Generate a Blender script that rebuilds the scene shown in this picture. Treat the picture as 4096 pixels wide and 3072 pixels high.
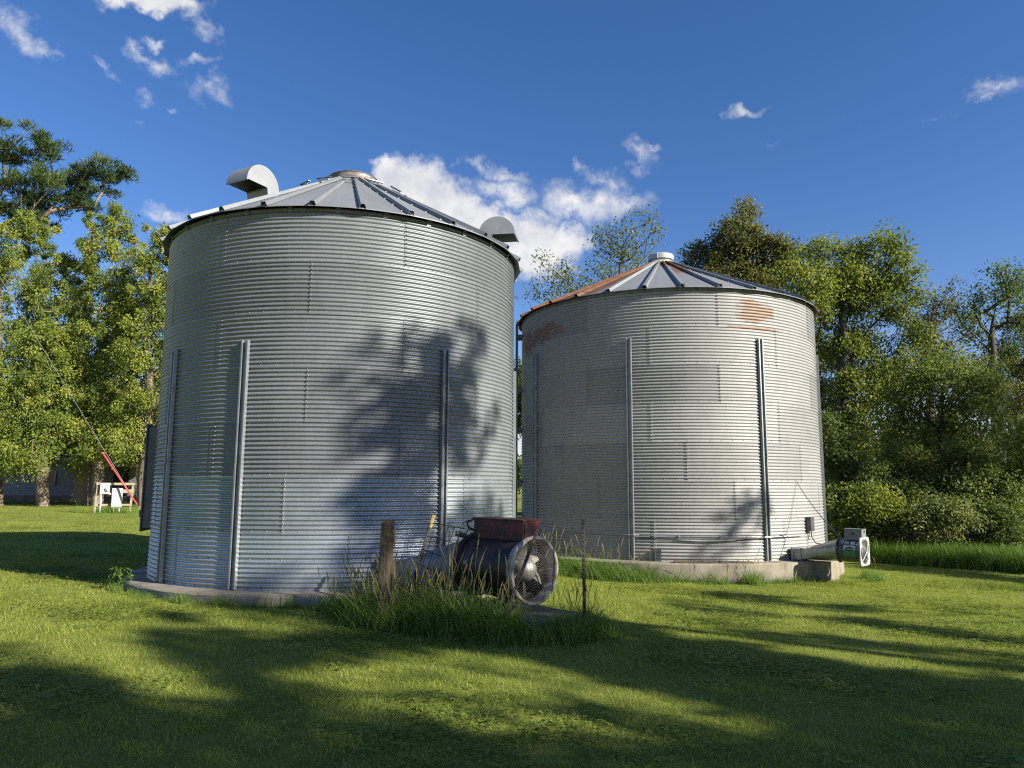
import bpy, math, random
import numpy as np
from mathutils import Matrix, Vector, Quaternion

# ------------------------------------------------------------------ clearing, camera, light
for o in list(bpy.data.objects):
    bpy.data.objects.remove(o, do_unlink=True)
SC = bpy.context.scene
COL = SC.collection
random.seed(7)
RNG = np.random.default_rng(11)
PI = math.pi
rad = math.radians

cam_data = bpy.data.cameras.new('camera')
cam_data.sensor_width = 36.0
cam_data.lens = 25.907
cam_data.clip_start = 0.05
cam_data.clip_end = 3000
cam = bpy.data.objects.new('camera', cam_data)
COL.objects.link(cam)
cam.matrix_world = Matrix.Translation((0, 0, 1.52)) @ Matrix.Rotation(PI / 2 + 0.136164, 4, 'X') @ Matrix.Rotation(0.005433, 4, 'Z')
SC.camera = cam

SUN_EL = rad(26)
SUN_H = Vector((0.866, -0.5, 0))                  # horizontal direction towards the sun
SUN_DIR = Vector((SUN_H.x * math.cos(SUN_EL), SUN_H.y * math.cos(SUN_EL), math.sin(SUN_EL)))
sun_data = bpy.data.lights.new('sun', 'SUN')
sun_data.energy = 5.0
sun_data.angle = rad(0.53)
sun_data.color = (1.0, 0.94, 0.83)
sun = bpy.data.objects.new('sun', sun_data)
COL.objects.link(sun)
sun.location = (40, -23, 20)
sun.rotation_euler = (-SUN_DIR).to_track_quat('-Z', 'Y').to_euler()

world = bpy.data.worlds.new('World')
SC.world = world
world.use_nodes = True

def build_world():
    nt = world.node_tree
    nt.nodes.clear()
    N, LK = nt.nodes.new, nt.links.new
    out = N('ShaderNodeOutputWorld')
    bg = N('ShaderNodeBackground')
    bg.inputs['Strength'].default_value = 0.062
    LK(bg.outputs[0], out.inputs[0])
    sky = N('ShaderNodeTexSky')
    sky.sky_type = 'NISHITA'
    sky.sun_disc = False
    sky.sun_elevation = SUN_EL
    sky.sun_rotation = rad(120)
    sky.altitude = 300
    sky.air_density = 1.0
    sky.dust_density = 0.3
    sky.ozone_density = 3.0
    hsv = N('ShaderNodeHueSaturation')
    hsv.inputs['Saturation'].default_value = 1.25
    hsv.inputs['Value'].default_value = 1.05
    LK(sky.outputs[0], hsv.inputs['Color'])
    tint = N('ShaderNodeMix'); tint.data_type = 'RGBA'; tint.blend_type = 'MULTIPLY'; tint.inputs[0].default_value = 1.0
    LK(hsv.outputs[0], tint.inputs[6]); tint.inputs[7].default_value = (1.27, 1.0, 1.12, 1)
    tc = N('ShaderNodeTexCoord')
    D = tc.outputs['Generated']
    def math_n(op, a, b=None, c=None, clamp=False):
        n = N('ShaderNodeMath'); n.operation = op; n.use_clamp = clamp
        for i, v in enumerate((a, b, c)):
            if v is None: continue
            if isinstance(v, (int, float)): n.inputs[i].default_value = v
            else: LK(v, n.inputs[i])
        return n.outputs[0]
    sep = N('ShaderNodeSeparateXYZ'); LK(D, sep.inputs[0])
    az = math_n('ARCTAN2', sep.outputs[0], sep.outputs[1])
    el = math_n('ARCSINE', sep.outputs[2])
    def noise(scale, detail, rough=0.55, vec=None):
        n = N('ShaderNodeTexNoise'); n.inputs['Scale'].default_value = scale
        n.inputs['Detail'].default_value = detail; n.inputs['Roughness'].default_value = rough
        LK(vec if vec is not None else D, n.inputs['Vector'])
        return n
    n1 = noise(34, 6, 0.62)
    comb = N('ShaderNodeCombineXYZ'); LK(az, comb.inputs[0]); LK(el, comb.inputs[1])
    warp = N('ShaderNodeVectorMath'); warp.operation = 'MULTIPLY_ADD'
    LK(n1.outputs['Color'], warp.inputs[0]); warp.inputs[1].default_value = (0.055, 0.05, 0); 
    off = N('ShaderNodeVectorMath'); off.operation = 'ADD'
    LK(comb.outputs[0], off.inputs[0]); off.inputs[1].default_value = (-0.0275, -0.025, 0)
    LK(off.outputs[0], warp.inputs[2])
    P = warp.outputs[0]
    cur = None
    for (a, e, ra, rb, rot, w) in CLOUDS:
        mp = N('ShaderNodeMapping'); mp.vector_type = 'TEXTURE'
        mp.inputs['Location'].default_value = (a, e, 0)
        mp.inputs['Rotation'].default_value = (0, 0, rot)
        mp.inputs['Scale'].default_value = (ra * 1.45, rb * 1.45, 1)
        LK(P, mp.inputs['Vector'])
        ln = N('ShaderNodeVectorMath'); ln.operation = 'LENGTH'; LK(mp.outputs[0], ln.inputs[0])
        v = math_n('SUBTRACT', 1.0, ln.outputs['Value'])
        v = math_n('MULTIPLY', v, 0.80 * w if w < 0.9 else 1.5 * w)
        cur = v if cur is None else math_n('MAXIMUM', cur, v)
    # loose fair-weather clouds over the rest of the sky
    gen = noise(4.5, 7, 0.6)
    g = math_n('MULTIPLY_ADD', gen.outputs[0], 3.2, -1.95)
    azabs = math_n('ABSOLUTE', az)
    gm = math_n('MULTIPLY_ADD', azabs, 6.0, -4.4, clamp=True)
    elm = math_n('MULTIPLY_ADD', el, 6.0, -4.4, clamp=True)
    gm = math_n('MAXIMUM', gm, elm)
    g = math_n('MULTIPLY', g, gm)
    g = math_n('ADD', g, math_n('MULTIPLY_ADD', gm, 1.0, -1.0))
    cur = math_n('MAXIMUM', cur, g)
    fine = noise(60, 8, 0.62)
    f = math_n('MULTIPLY_ADD', fine.outputs[0], 0.62, -0.31)
    d = math_n('ADD', cur, f)
    mr = N('ShaderNodeMapRange'); mr.interpolation_type = 'SMOOTHSTEP'
    LK(d, mr.inputs[0]); mr.inputs[1].default_value = 0.02; mr.inputs[2].default_value = 0.78
    alpha = math_n('MULTIPLY', mr.outputs[0], 0.97)
    body = noise(22, 6, 0.55)
    br = N('ShaderNodeValToRGB')
    br.color_ramp.elements[0].position = 0.35; br.color_ramp.elements[0].color = (4.9, 5.1, 5.6, 1)
    br.color_ramp.elements[1].position = 0.62; br.color_ramp.elements[1].color = (7.4, 7.3, 7.2, 1)
    LK(body.outputs[0], br.inputs[0])
    mix = N('ShaderNodeMix'); mix.data_type = 'RGBA'
    LK(alpha, mix.inputs[0]); LK(tint.outputs[2], mix.inputs[6]); LK(br.outputs[0], mix.inputs[7])
    LK(mix.outputs[2], bg.inputs[0])

CLOUDS = [(-0.1427, 0.3925, 0.0487, 0.0323, 0.047, 1), (-0.1687, 0.4025, 0.029, 0.0203, 0.061, 1), (-0.0968, 0.3711, 0.0511, 0.0335, -0.375, 1), (-0.0377, 0.3429, 0.0549, 0.0306, -0.317, 1), (0.0211, 0.3191, 0.0616, 0.0336, -0.174, 1), (0.0698, 0.3278, 0.0356, 0.0212, -0.022, 0.9), (-0.0438, 0.3034, 0.0584, 0.0307, 0.009, 1), (0.0012, 0.385, 0.0338, 0.018, -0.318, 0.8), (-0.0318, 0.3947, 0.023, 0.0118, 0.012, 0.6), (0.0765, 0.3767, 0.039, 0.0226, -0.186, 0.85), (0.122, 0.3712, 0.0577, 0.0213, -0.046, 0.8), (0.1606, 0.3713, 0.0394, 0.0153, -0.056, 0.7), (0.0406, 0.3582, 0.0326, 0.012, -0.014, 0.7), (-0.0439, 0.4213, 0.0179, 0.0108, -0.453, 0.6), (-0.0089, 0.4125, 0.0339, 0.0095, -0.309, 0.6), (-0.0816, 0.4271, 0.0154, 0.0059, 0.496, 0.35), (0.0945, 0.4252, 0.0164, 0.0069, -0.034, 0.5), (0.1256, 0.4045, 0.0321, 0.0118, -0.438, 0.55), (0.1449, 0.3937, 0.0225, 0.0105, -0.365, 0.5), (0.1811, 0.4376, 0.0224, 0.0117, -0.69, 0.65), (0.1762, 0.4169, 0.019, 0.0058, 0.092, 0.45), (0.194, 0.4384, 0.0128, 0.0068, -0.378, 0.5), (0.3229, 0.47, 0.0274, 0.0081, -0.058, 0.8), (0.612, 0.4394, 0.0274, 0.0095, -0.264, 0.55), (0.5989, 0.4486, 0.0149, 0.0063, -0.584, 0.5), (0.6044, 0.4312, 0.0112, 0.0043, -0.253, 0.5), (0.556, 0.4227, 0.019, 0.003, -0.05, 0.22), (0.3537, 0.4287, 0.0094, 0.0033, -0.136, 0.22), (-0.4897, 0.5588, 0.0556, 0.0123, 0.168, 0.9), (-0.4567, 0.5609, 0.0334, 0.0127, 0.067, 0.85), (-0.5315, 0.5509, 0.032, 0.0092, 0.253, 0.7), (-0.4269, 0.5412, 0.0234, 0.0098, -0.367, 0.5), (-0.6206, 0.4845, 0.0296, 0.012, -0.578, 0.62), (-0.6334, 0.4972, 0.0183, 0.0134, -0.054, 0.6), (-0.6011, 0.4761, 0.0123, 0.007, -0.274, 0.5), (-0.6445, 0.4947, 0.0138, 0.0179, 0.306, 0.5), (-0.4755, 0.4882, 0.0226, 0.0122, 0.05, 0.65), (-0.483, 0.5133, 0.0109, 0.0053, 0.223, 0.65), (-0.5049, 0.5013, 0.0201, 0.0075, -0.473, 0.5), (-0.427, 0.5063, 0.0267, 0.0059, 0.264, 0.45), (-0.4163, 0.4762, 0.0234, 0.0107, -0.062, 0.5), (-0.4056, 0.4859, 0.0118, 0.013, 0.478, 0.4), (-0.5371, 0.4729, 0.0215, 0.0053, -0.49, 0.4), (-0.5315, 0.4669, 0.0108, 0.0051, -0.11, 0.35), (-0.4886, 0.4515, 0.0098, 0.0077, -0.51, 0.4), (-0.4587, 0.4469, 0.0099, 0.0041, 0.193, 0.35), (-0.4943, 0.4241, 0.0106, 0.0041, 0.203, 0.25), (-0.4581, 0.3283, 0.0297, 0.0087, 0.15, 0.6), (-0.4447, 0.3282, 0.0163, 0.0077, 0.147, 0.55), (-0.4533, 0.2191, 0.0211, 0.0282, 0.107, 0.8)]
build_world()
SC.view_settings.view_transform = 'Standard'
SC.view_settings.look = 'None'
SC.view_settings.exposure = 1.1
SC.view_settings.gamma = 1.0
SC.view_settings.use_curve_mapping = False
SC.render.engine = 'CYCLES'
SC.cycles.max_bounces = 6
SC.cycles.diffuse_bounces = 3
SC.cycles.glossy_bounces = 3
SC.cycles.transmission_bounces = 3
SC.cycles.transparent_max_bounces = 6
SC.cycles.use_denoising = False
SC.cycles.sample_clamp_indirect = 4.0
SC.cycles.filter_width = 1.2

# ------------------------------------------------------------------ helpers
def link(o, parent=None):
    COL.objects.link(o)
    if parent is not None:
        o.parent = parent
    return o

def tag(o, label, cat, group=None, kind=None):
    o['label'] = label
    o['category'] = cat
    if group: o['group'] = group
    if kind: o['kind'] = kind
    return o

def thing(name, label, cat, loc=(0, 0, 0), rz=0.0, group=None):
    o = bpy.data.objects.new(name, None)
    o.empty_display_size = 0.3
    COL.objects.link(o)
    o.location = loc
    o.rotation_euler = (0, 0, rz)
    return tag(o, label, cat, group)

class MB:
    """collects plain geometry and links it as one mesh object"""
    def __init__(self):
        self.v, self.f = [], []
    def add(self, vs, fs):
        b = len(self.v)
        self.v += [tuple(p) for p in vs]
        self.f += [tuple(b + i for i in q) for q in fs]
        return self
    def box(self, c, s, M=None):
        x, y, z = s[0] / 2, s[1] / 2, s[2] / 2
        P = [Vector((a * x, b * y, d * z)) for a in (-1, 1) for b in (-1, 1) for d in (-1, 1)]
        if M is not None: P = [M @ p for p in P]
        P = [p + Vector(c) for p in P]
        return self.add(P, [(0, 1, 3, 2), (4, 6, 7, 5), (0, 4, 5, 1), (2, 3, 7, 6), (0, 2, 6, 4), (1, 5, 7, 3)])
    def bevbox(self, c, s, b=0.006):
        """box with chamfered edges"""
        x, y, z = s[0] / 2, s[1] / 2, s[2] / 2
        rings = []
        for (zz, ins) in ((-z, b), (-z + b, 0), (z - b, 0), (z, b)):
            X, Y = x - ins, y - ins
            k = b
            rings.append([(X - k, -Y, zz), (X, -Y + k, zz), (X, Y - k, zz), (X - k, Y, zz), (-X + k, Y, zz), (-X, Y - k, zz), (-X, -Y + k, zz), (-X + k, -Y, zz)])
        vs = [Vector(p) + Vector(c) for r in rings for p in r]
        fs = [tuple(range(7, -1, -1)), tuple(range(24, 32))]
        for i in range(3):
            for j in range(8):
                fs.append((i * 8 + j, i * 8 + (j + 1) % 8, (i + 1) * 8 + (j + 1) % 8, (i + 1) * 8 + j))
        return self.add(vs, fs)
    def tube(self, pts, r, n=8, cap=True, closed=False):
        pts = [Vector(p) for p in pts]
        m = len(pts)
        rs = r if isinstance(r, (list, tuple)) else [r] * m
        vs, fs = [], []
        up = None
        for i, p in enumerate(pts):
            if closed: t = pts[(i + 1) % m] - pts[i - 1]
            else: t = pts[min(i + 1, m - 1)] - pts[max(i - 1, 0)]
            t.normalize()
            if up is None:
                a = Vector((0, 0, 1)) if abs(t.z) < 0.9 else Vector((1, 0, 0))
                u = t.cross(a).normalized()
            else:
                u = (up - t * up.dot(t)).normalized()
            up = u
            w = t.cross(u)
            for k in range(n):
                an = 2 * PI * k / n
                vs.append(p + (u * math.cos(an) + w * math.sin(an)) * rs[i])
        segs = m if closed else m - 1
        for i in range(segs):
            j = (i + 1) % m
            for k in range(n):
                k2 = (k + 1) % n
                fs.append((i * n + k, j * n + k, j * n + k2, i * n + k2))
        if cap and not closed:
            fs.append(tuple(range(n)))
            fs.append(tuple((m - 1) * n + k for k in range(n - 1, -1, -1)))
        return self.add(vs, fs)
    def lathe(self, prof, n=32, axis='Z', c=(0, 0, 0)):
        """profile of (radius, height) swept about an axis through c"""
        vs, fs = [], []
        for (r, h) in prof:
            for k in range(n):
                a = 2 * PI * k / n
                x, y = r * math.cos(a), r * math.sin(a)
                p = (x, y, h) if axis == 'Z' else (x, h, y)
                vs.append((p[0] + c[0], p[1] + c[1], p[2] + c[2]))
        for i in range(len(prof) - 1):
            for k in range(n):
                k2 = (k + 1) % n
                q = (i * n + k, i * n + k2, (i + 1) * n + k2, (i + 1) * n + k)
                fs.append(q if axis == 'Z' else q[::-1])
        return self.add(vs, fs)
    def sweep(self, prof, M0, M1, closed=True, cap=True):
        """2D profile (x,y) carried by matrix M0 to M1"""
        n = len(prof)
        vs = [M0 @ Vector((x, y, 0)) for x, y in prof] + [M1 @ Vector((x, y, 0)) for x, y in prof]
        fs = []
        for k in range(n if closed else n - 1):
            k2 = (k + 1) % n
            fs.append((k, k2, n + k2, n + k))
        if cap and closed:
            fs.append(tuple(range(n - 1, -1, -1))); fs.append(tuple(range(n, 2 * n)))
        return self.add(vs, fs)
    def mesh(self, name, mat, smooth=False):
        me = bpy.data.meshes.new(name)
        me.from_pydata([tuple(p) for p in self.v], [], self.f)
        if mat: me.materials.append(mat)
        if smooth:
            me.polygons.foreach_set('use_smooth', [True] * len(me.polygons))
            if smooth != True:
                me.set_sharp_from_angle(angle=smooth)
        me.update()
        return me
    def build(self, name, mat, parent=None, smooth=False):
        return link(bpy.data.objects.new(name, self.mesh(name, mat, smooth)), parent)

def mesh_np(name, verts, quads, mat, tint=None, smooth=False):
    me = bpy.data.meshes.new(name)
    n, m = len(verts), len(quads)
    k = quads.shape[1]
    me.vertices.add(n); me.vertices.foreach_set('co', np.asarray(verts, dtype=np.float32).ravel())
    me.loops.add(m * k); me.loops.foreach_set('vertex_index', np.asarray(quads, dtype=np.int32).ravel())
    me.polygons.add(m); me.polygons.foreach_set('loop_start', np.arange(0, m * k, k, dtype=np.int32))
    me.polygons.foreach_set('loop_total', np.full(m, k, dtype=np.int32))
    if smooth: me.polygons.foreach_set('use_smooth', np.ones(m, dtype=bool))
    if tint is not None:
        at = me.attributes.new('tint', 'FLOAT', 'POINT'); at.data.foreach_set('value', np.asarray(tint, dtype=np.float32))
    if mat: me.materials.append(mat)
    me.update(calc_edges=True)
    return me

# ------------------------------------------------------------------ materials
class Mat:
    """small wrapper that keeps node building short"""
    def __init__(self, name):
        self.m = bpy.data.materials.new(name); self.m.use_nodes = True
        self.nt = self.m.node_tree
        self.b = self.nt.nodes['Principled BSDF']
        self.out = self.nt.nodes['Material Output']
    def n(self, t, **kw):
        o = self.nt.nodes.new(t)
        for k, v in kw.items(): setattr(o, k, v)
        return o
    def l(self, a, b): self.nt.links.new(a, b)
    def set(self, **kw):
        for k, v in kw.items():
            k = k.replace('_', ' ')
            s = self.b.inputs[k]
            s.default_value = (*v, 1) if isinstance(v, tuple) and len(v) == 3 and s.type == 'RGBA' else v
        return self
    def math(self, op, a, b=None, c=None, clamp=False):
        o = self.n('ShaderNodeMath', operation=op, use_clamp=clamp)
        for i, v in enumerate((a, b, c)):
            if v is None: continue
            if isinstance(v, (int, float)): o.inputs[i].default_value = v
            else: self.l(v, o.inputs[i])
        return o.outputs[0]
    def coord(self, kind='Object', scale=(1, 1, 1)):
        if kind == 'Position': s = self.n('ShaderNodeNewGeometry').outputs['Position']
        else: s = self.n('ShaderNodeTexCoord').outputs[kind]
        mp = self.n('ShaderNodeMapping'); mp.inputs['Scale'].default_value = scale
        self.l(s, mp.inputs[0]); return mp.outputs[0]
    def noise(self, vec, scale, detail=4, rough=0.55, out=0):
        o = self.n('ShaderNodeTexNoise'); o.inputs['Scale'].default_value = scale
        o.inputs['Detail'].default_value = detail; o.inputs['Roughness'].default_value = rough
        self.l(vec, o.inputs['Vector']); return o.outputs[out]
    def ramp(self, fac, stops):
        o = self.n('ShaderNodeValToRGB'); e = o.color_ramp.elements
        while len(e) < len(stops): e.new(0.5)
        for i, (p, c) in enumerate(stops):
            e[i].position = p; e[i].color = (*c, 1) if len(c) == 3 else c
        self.l(fac, o.inputs[0]); return o.outputs[0]
    def mix(self, fac, a, b, mode='MIX'):
        o = self.n('ShaderNodeMix', data_type='RGBA', blend_type=mode)
        for i, v in ((0, fac), (6, a), (7, b)):
            if isinstance(v, (int, float)): o.inputs[i].default_value = v
            elif isinstance(v, tuple): o.inputs[i].default_value = (*v, 1)
            else: self.l(v, o.inputs[i])
        return o.outputs[2]
    def bump(self, h, strength=0.3, dist=0.01):
        o = self.n('ShaderNodeBump'); o.inputs['Strength'].default_value = strength; o.inputs['Distance'].default_value = dist
        self.l(h, o.inputs['Height']); self.l(o.outputs[0], self.b.inputs['Normal'])
    def col(self, c): self.l(c, self.b.inputs['Base Color'])

def simple(name, c, rough=0.6, metal=0.0, var=0.25, scale=8.0, bump=0.0):
    M = Mat(name)
    v = M.coord('Object')
    f = M.noise(v, scale, 5)
    lo = tuple(x * (1 - var) for x in c); hi = tuple(min(1, x * (1 + var)) for x in c)
    M.col(M.ramp(f, [(0.3, lo), (0.7, hi)]))
    M.set(Roughness=rough, Metallic=metal)
    if bump: M.bump(M.noise(v, scale * 4, 5), bump)
    return M.m

def leaf_mat(name, stops, trans=0.35, rough=0.55):
    M = Mat(name)
    at = M.n('ShaderNodeAttribute', attribute_name='tint')
    c = M.ramp(at.outputs['Fac'], stops)
    M.col(c); M.set(Roughness=rough)
    M.b.inputs['Specular IOR Level'].default_value = 0.15
    tr = M.n('ShaderNodeBsdfTranslucent')
    tcol = M.mix(1.0, c, (1.1, 1.15, 0.55), 'MULTIPLY'); M.l(tcol, tr.inputs[0])
    mx = M.n('ShaderNodeMixShader'); mx.inputs[0].default_value = trans
    M.l(M.b.outputs[0], mx.inputs[1]); M.l(tr.outputs[0], mx.inputs[2]); M.l(mx.outputs[0], M.out.inputs[0])
    return M.m

def galvanized(name, cx, cy, base, rough, metal, spots=(), shiny_below=None, streak=0.2, seed=0.0, corr=True):
    """zinc sheet: spangle, water streaks, sheet-to-sheet tone, rust stains given as (phi, z, dphi, dz, strength)"""
    M = Mat(name)
    geo = M.n('ShaderNodeNewGeometry')
    sep = M.n('ShaderNodeSeparateXYZ'); M.l(geo.outputs['Position'], sep.inputs[0])
    dx = M.math('SUBTRACT', sep.outputs[0], cx)
    dy = M.math('MULTIPLY', M.math('SUBTRACT', sep.outputs[1], cy), -1.0)
    phi = M.math('ARCTAN2', dx, dy)
    z = sep.outputs[2]
    cv = M.n('ShaderNodeCombineXYZ'); M.l(M.math('MULTIPLY', phi, 3.4), cv.inputs[0]); M.l(z, cv.inputs[1]); cv.inputs[2].default_value = seed
    P = cv.outputs[0]
    vor = M.n('ShaderNodeTexVoronoi'); vor.inputs['Scale'].default_value = 70; M.l(P, vor.inputs['Vector'])
    sp = M.n('ShaderNodeSeparateColor'); M.l(vor.outputs['Color'], sp.inputs[0])
    inf = M.n('ShaderNodeObjectInfo')
    cloud = M.noise(P, 1.3, 6, 0.6)
    mp = M.n('ShaderNodeMapping'); mp.inputs['Scale'].default_value = (9, 0.7, 1); M.l(P, mp.inputs[0])
    stk = M.noise(mp.outputs[0], 1.0, 5, 0.65)
    v = M.math('MULTIPLY_ADD', sp.outputs[0], 0.16, 0.80)
    v = M.math('ADD', v, M.math('MULTIPLY_ADD', inf.outputs['Random'], 0.26, -0.13))
    v = M.math('ADD', v, M.math('MULTIPLY_ADD', cloud, 0.36, -0.18))
    v = M.math('ADD', v, M.math('MULTIPLY_ADD', stk, streak, -streak * 0.5))
    vc = M.n('ShaderNodeCombineColor')
    for i in range(3): M.l(v, vc.inputs[i])
    c = M.mix(1.0, base, vc.outputs[0], 'MULTIPLY')
    r = M.math('MULTIPLY_ADD', cloud, 0.18, rough - 0.09)
    met = metal
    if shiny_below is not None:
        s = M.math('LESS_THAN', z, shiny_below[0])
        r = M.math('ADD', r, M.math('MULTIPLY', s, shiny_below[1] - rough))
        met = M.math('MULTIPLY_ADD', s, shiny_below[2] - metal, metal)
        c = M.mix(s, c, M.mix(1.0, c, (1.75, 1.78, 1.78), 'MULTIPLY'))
    # dust and algae low on the wall
    low = M.math('MULTIPLY', M.math('MULTIPLY_ADD', z, -3.0, 0.75, clamp=True), M.noise(P, 6, 5))
    c = M.mix(low, c, (0.20, 0.18, 0.12))
    mask = None
    for (p0, z0, dp, dz, st) in spots:
        a = M.math('DIVIDE', M.math('SUBTRACT', phi, rad(p0)), rad(dp))
        b = M.math('DIVIDE', M.math('SUBTRACT', z, z0), dz)
        d = M.math('SUBTRACT', 1.0, M.math('ADD', M.math('POWER', M.math('ABSOLUTE', a), 2.0), M.math('POWER', M.math('ABSOLUTE', b), 2.0)))
        d = M.math('MULTIPLY', d, st)
        mask = d if mask is None else M.math('MAXIMUM', mask, d)
    if mask is not None:
        mask = M.math('ADD', mask, M.math('MULTIPLY_ADD', M.noise(P, 2.6, 5, 0.65), 2.6, -1.3))
        m2 = M.n('ShaderNodeMapping'); m2.inputs['Scale'].default_value = (2.0, 30, 1); M.l(P, m2.inputs[0])
        rn = M.noise(m2.outputs[0], 1.4, 6, 0.7)
        k = M.math('MULTIPLY', M.math('ADD', mask, M.math('MULTIPLY_ADD', rn, 3.2, -1.7)), 2.0, clamp=True)
        k = M.math('MULTIPLY', k, M.math('MULTIPLY_ADD', mask, 3.0, 0.15, clamp=True))
        if corr: k = M.math('MULTIPLY', k, M.math('MULTIPLY_ADD', M.math('COSINE', M.math('MULTIPLY_ADD', z, 2 * PI * 12 / RH, 1.8)), 0.42, 0.58))
        rc = M.ramp(M.noise(m2.outputs[0], 2.3, 5), [(0.3, (0.090, 0.034, 0.015)), (0.5, (0.20, 0.082, 0.028)), (0.72, (0.30, 0.17, 0.068))] if corr else [(0.3, (0.055, 0.024, 0.014)), (0.5, (0.115, 0.050, 0.024)), (0.72, (0.18, 0.105, 0.06))])
        c = M.mix(k, c, rc)
        r = M.math('ADD', r, M.math('MULTIPLY', k, 0.3))
        met = M.math('MULTIPLY', met, M.math('SUBTRACT', 1.0, k))
    M.col(c); M.b.inputs['Specular IOR Level'].default_value = 0.35
    M.l(r, M.b.inputs['Roughness'])
    if isinstance(met, (int, float)): M.b.inputs['Metallic'].default_value = met
    else: M.l(met, M.b.inputs['Metallic'])
    M.bump(M.noise(P, 26, 4), 0.12, 0.004)
    return M.m

RH = 0.8128
LX, LY, LR = -3.183, 14.011, 3.2
RX, RY, RR = 3.926, 18.903, 3.66

MT = {}
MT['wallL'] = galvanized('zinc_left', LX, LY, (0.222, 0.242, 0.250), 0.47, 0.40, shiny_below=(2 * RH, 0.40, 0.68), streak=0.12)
MT['wallR'] = galvanized('zinc_right', RX, RY, (0.300, 0.300, 0.290), 0.54, 0.20, streak=0.16, seed=4.0,
                         spots=[(21, 5.24, 9.5, 0.30, 1.15), (22, 4.87, 11, 0.05, 1.1), (-60, 5.08, 12, 0.26, 1.1), (-74, 4.98, 8, 0.36, 0.9), (12, 4.885, 5, 0.03, 0.8)])
MT['roofL'] = galvanized('zinc_roof_left', LX, LY, (0.215, 0.230, 0.238), 0.55, 0.15, streak=0.10, seed=2.0)
MT['roofR'] = galvanized('zinc_roof_right', RX, RY, (0.22, 0.232, 0.238), 0.6, 0.1, streak=0.3, seed=8.0, corr=False,
                         spots=[(-61, 6.5, 30, 1.8, 2.2), (-84, 6.2, 26, 1.8, 1.6), (6, 7.25, 26, 0.40, 1.5), (62, 5.9, 18, 0.35, 0.9), (0, 6.7, 10, 0.35, 0.5)])
MT['steel'] = simple('galvanized_steel', (0.20, 0.22, 0.225), 0.45, 0.55, 0.18, 6)
MT['steel_dark'] = simple('weathered_steel', (0.10, 0.105, 0.105), 0.5, 0.5, 0.25, 6)
MT['bolt'] = simple('zinc_bolt', (0.24, 0.245, 0.24), 0.5, 0.4, 0.2, 20)
MT['vent'] = simple('vent_sheet', (0.26, 0.27, 0.275), 0.5, 0.3, 0.10, 3)
MT['black'] = simple('flat_black', (0.012, 0.012, 0.014), 0.7, 0.0, 0.3, 10)
MT['grey_paint'] = simple('grey_fan_paint', (0.055, 0.062, 0.07), 0.35, 0.0, 0.15, 5)
MT['grey_box'] = simple('grey_box_paint', (0.17, 0.18, 0.18), 0.45, 0.0, 0.12, 6)
MT['duct'] = simple('dark_galvanized_duct', (0.28, 0.29, 0.29), 0.36, 0.75, 0.25, 4)
MT['duct_blue'] = simple('dull_blue_grey_duct', (0.20, 0.24, 0.28), 0.5, 0.45, 0.2, 4)
MT['white_metal'] = simple('white_metal', (0.38, 0.385, 0.365), 0.45, 0.1, 0.08, 8)
MT['pale_box'] = simple('pale_grey_enclosure', (0.42, 0.43, 0.42), 0.45, 0.0, 0.06, 8)
MT['pvc'] = simple('white_conduit', (0.5, 0.5, 0.47), 0.5, 0.0, 0.05, 8)
MT['red_plastic'] = simple('red_guard_plastic', (0.62, 0.055, 0.05), 0.45, 0.0, 0.12, 6)
MT['wire'] = simple('grey_wire', (0.33, 0.33, 0.32), 0.4, 0.6, 0.2, 6)
MT['dark_wire'] = simple('rusty_dark_wire', (0.022, 0.019, 0.017), 0.6, 0.5, 0.4, 20)
MT['yellow_paint'] = simple('faded_yellow_paint', (0.36, 0.23, 0.03), 0.6, 0.0, 0.35, 18)
MT['bark_dark'] = simple('dark_bark', (0.060, 0.048, 0.038), 0.9, 0.0, 0.45, 14, 0.6)
MT['bark_pale'] = simple('pale_cedar_bark', (0.19, 0.145, 0.105), 0.9, 0.0, 0.35, 9, 0.6)

def concrete(name, c):
    M = Mat(name); P = M.coord('Position')
    a = M.noise(P, 2.2, 7, 0.65); b = M.noise(P, 40, 4)
    mp = M.n('ShaderNodeMapping'); mp.inputs['Scale'].default_value = (7, 7, 0.8); M.l(P, mp.inputs[0])
    s = M.noise(mp.outputs[0], 1.0, 5)
    lo = tuple(x * 0.5 for x in c)
    k = M.math('ADD', M.math('MULTIPLY', a, 0.6), M.math('MULTIPLY', s, 0.4))
    col = M.ramp(k, [(0.32, lo), (0.56, c), (0.75, tuple(min(1, x * 1.25) for x in c))])
    moss = M.math('MULTIPLY', M.math('MULTIPLY_ADD', M.noise(P, 5, 6), 4.0, -2.1, clamp=True), 0.6)
    col = M.mix(moss, col, (0.20, 0.19, 0.06))
    M.col(col); M.set(Roughness=0.92)
    M.bump(M.math('ADD', a, M.math('MULTIPLY', b, 0.35)), 0.5, 0.02)
    return M.m
MT['concrete'] = concrete('weathered_concrete', (0.26, 0.23, 0.175))
MT['concrete_dark'] = concrete('dirty_concrete', (0.17, 0.145, 0.115))

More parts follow.
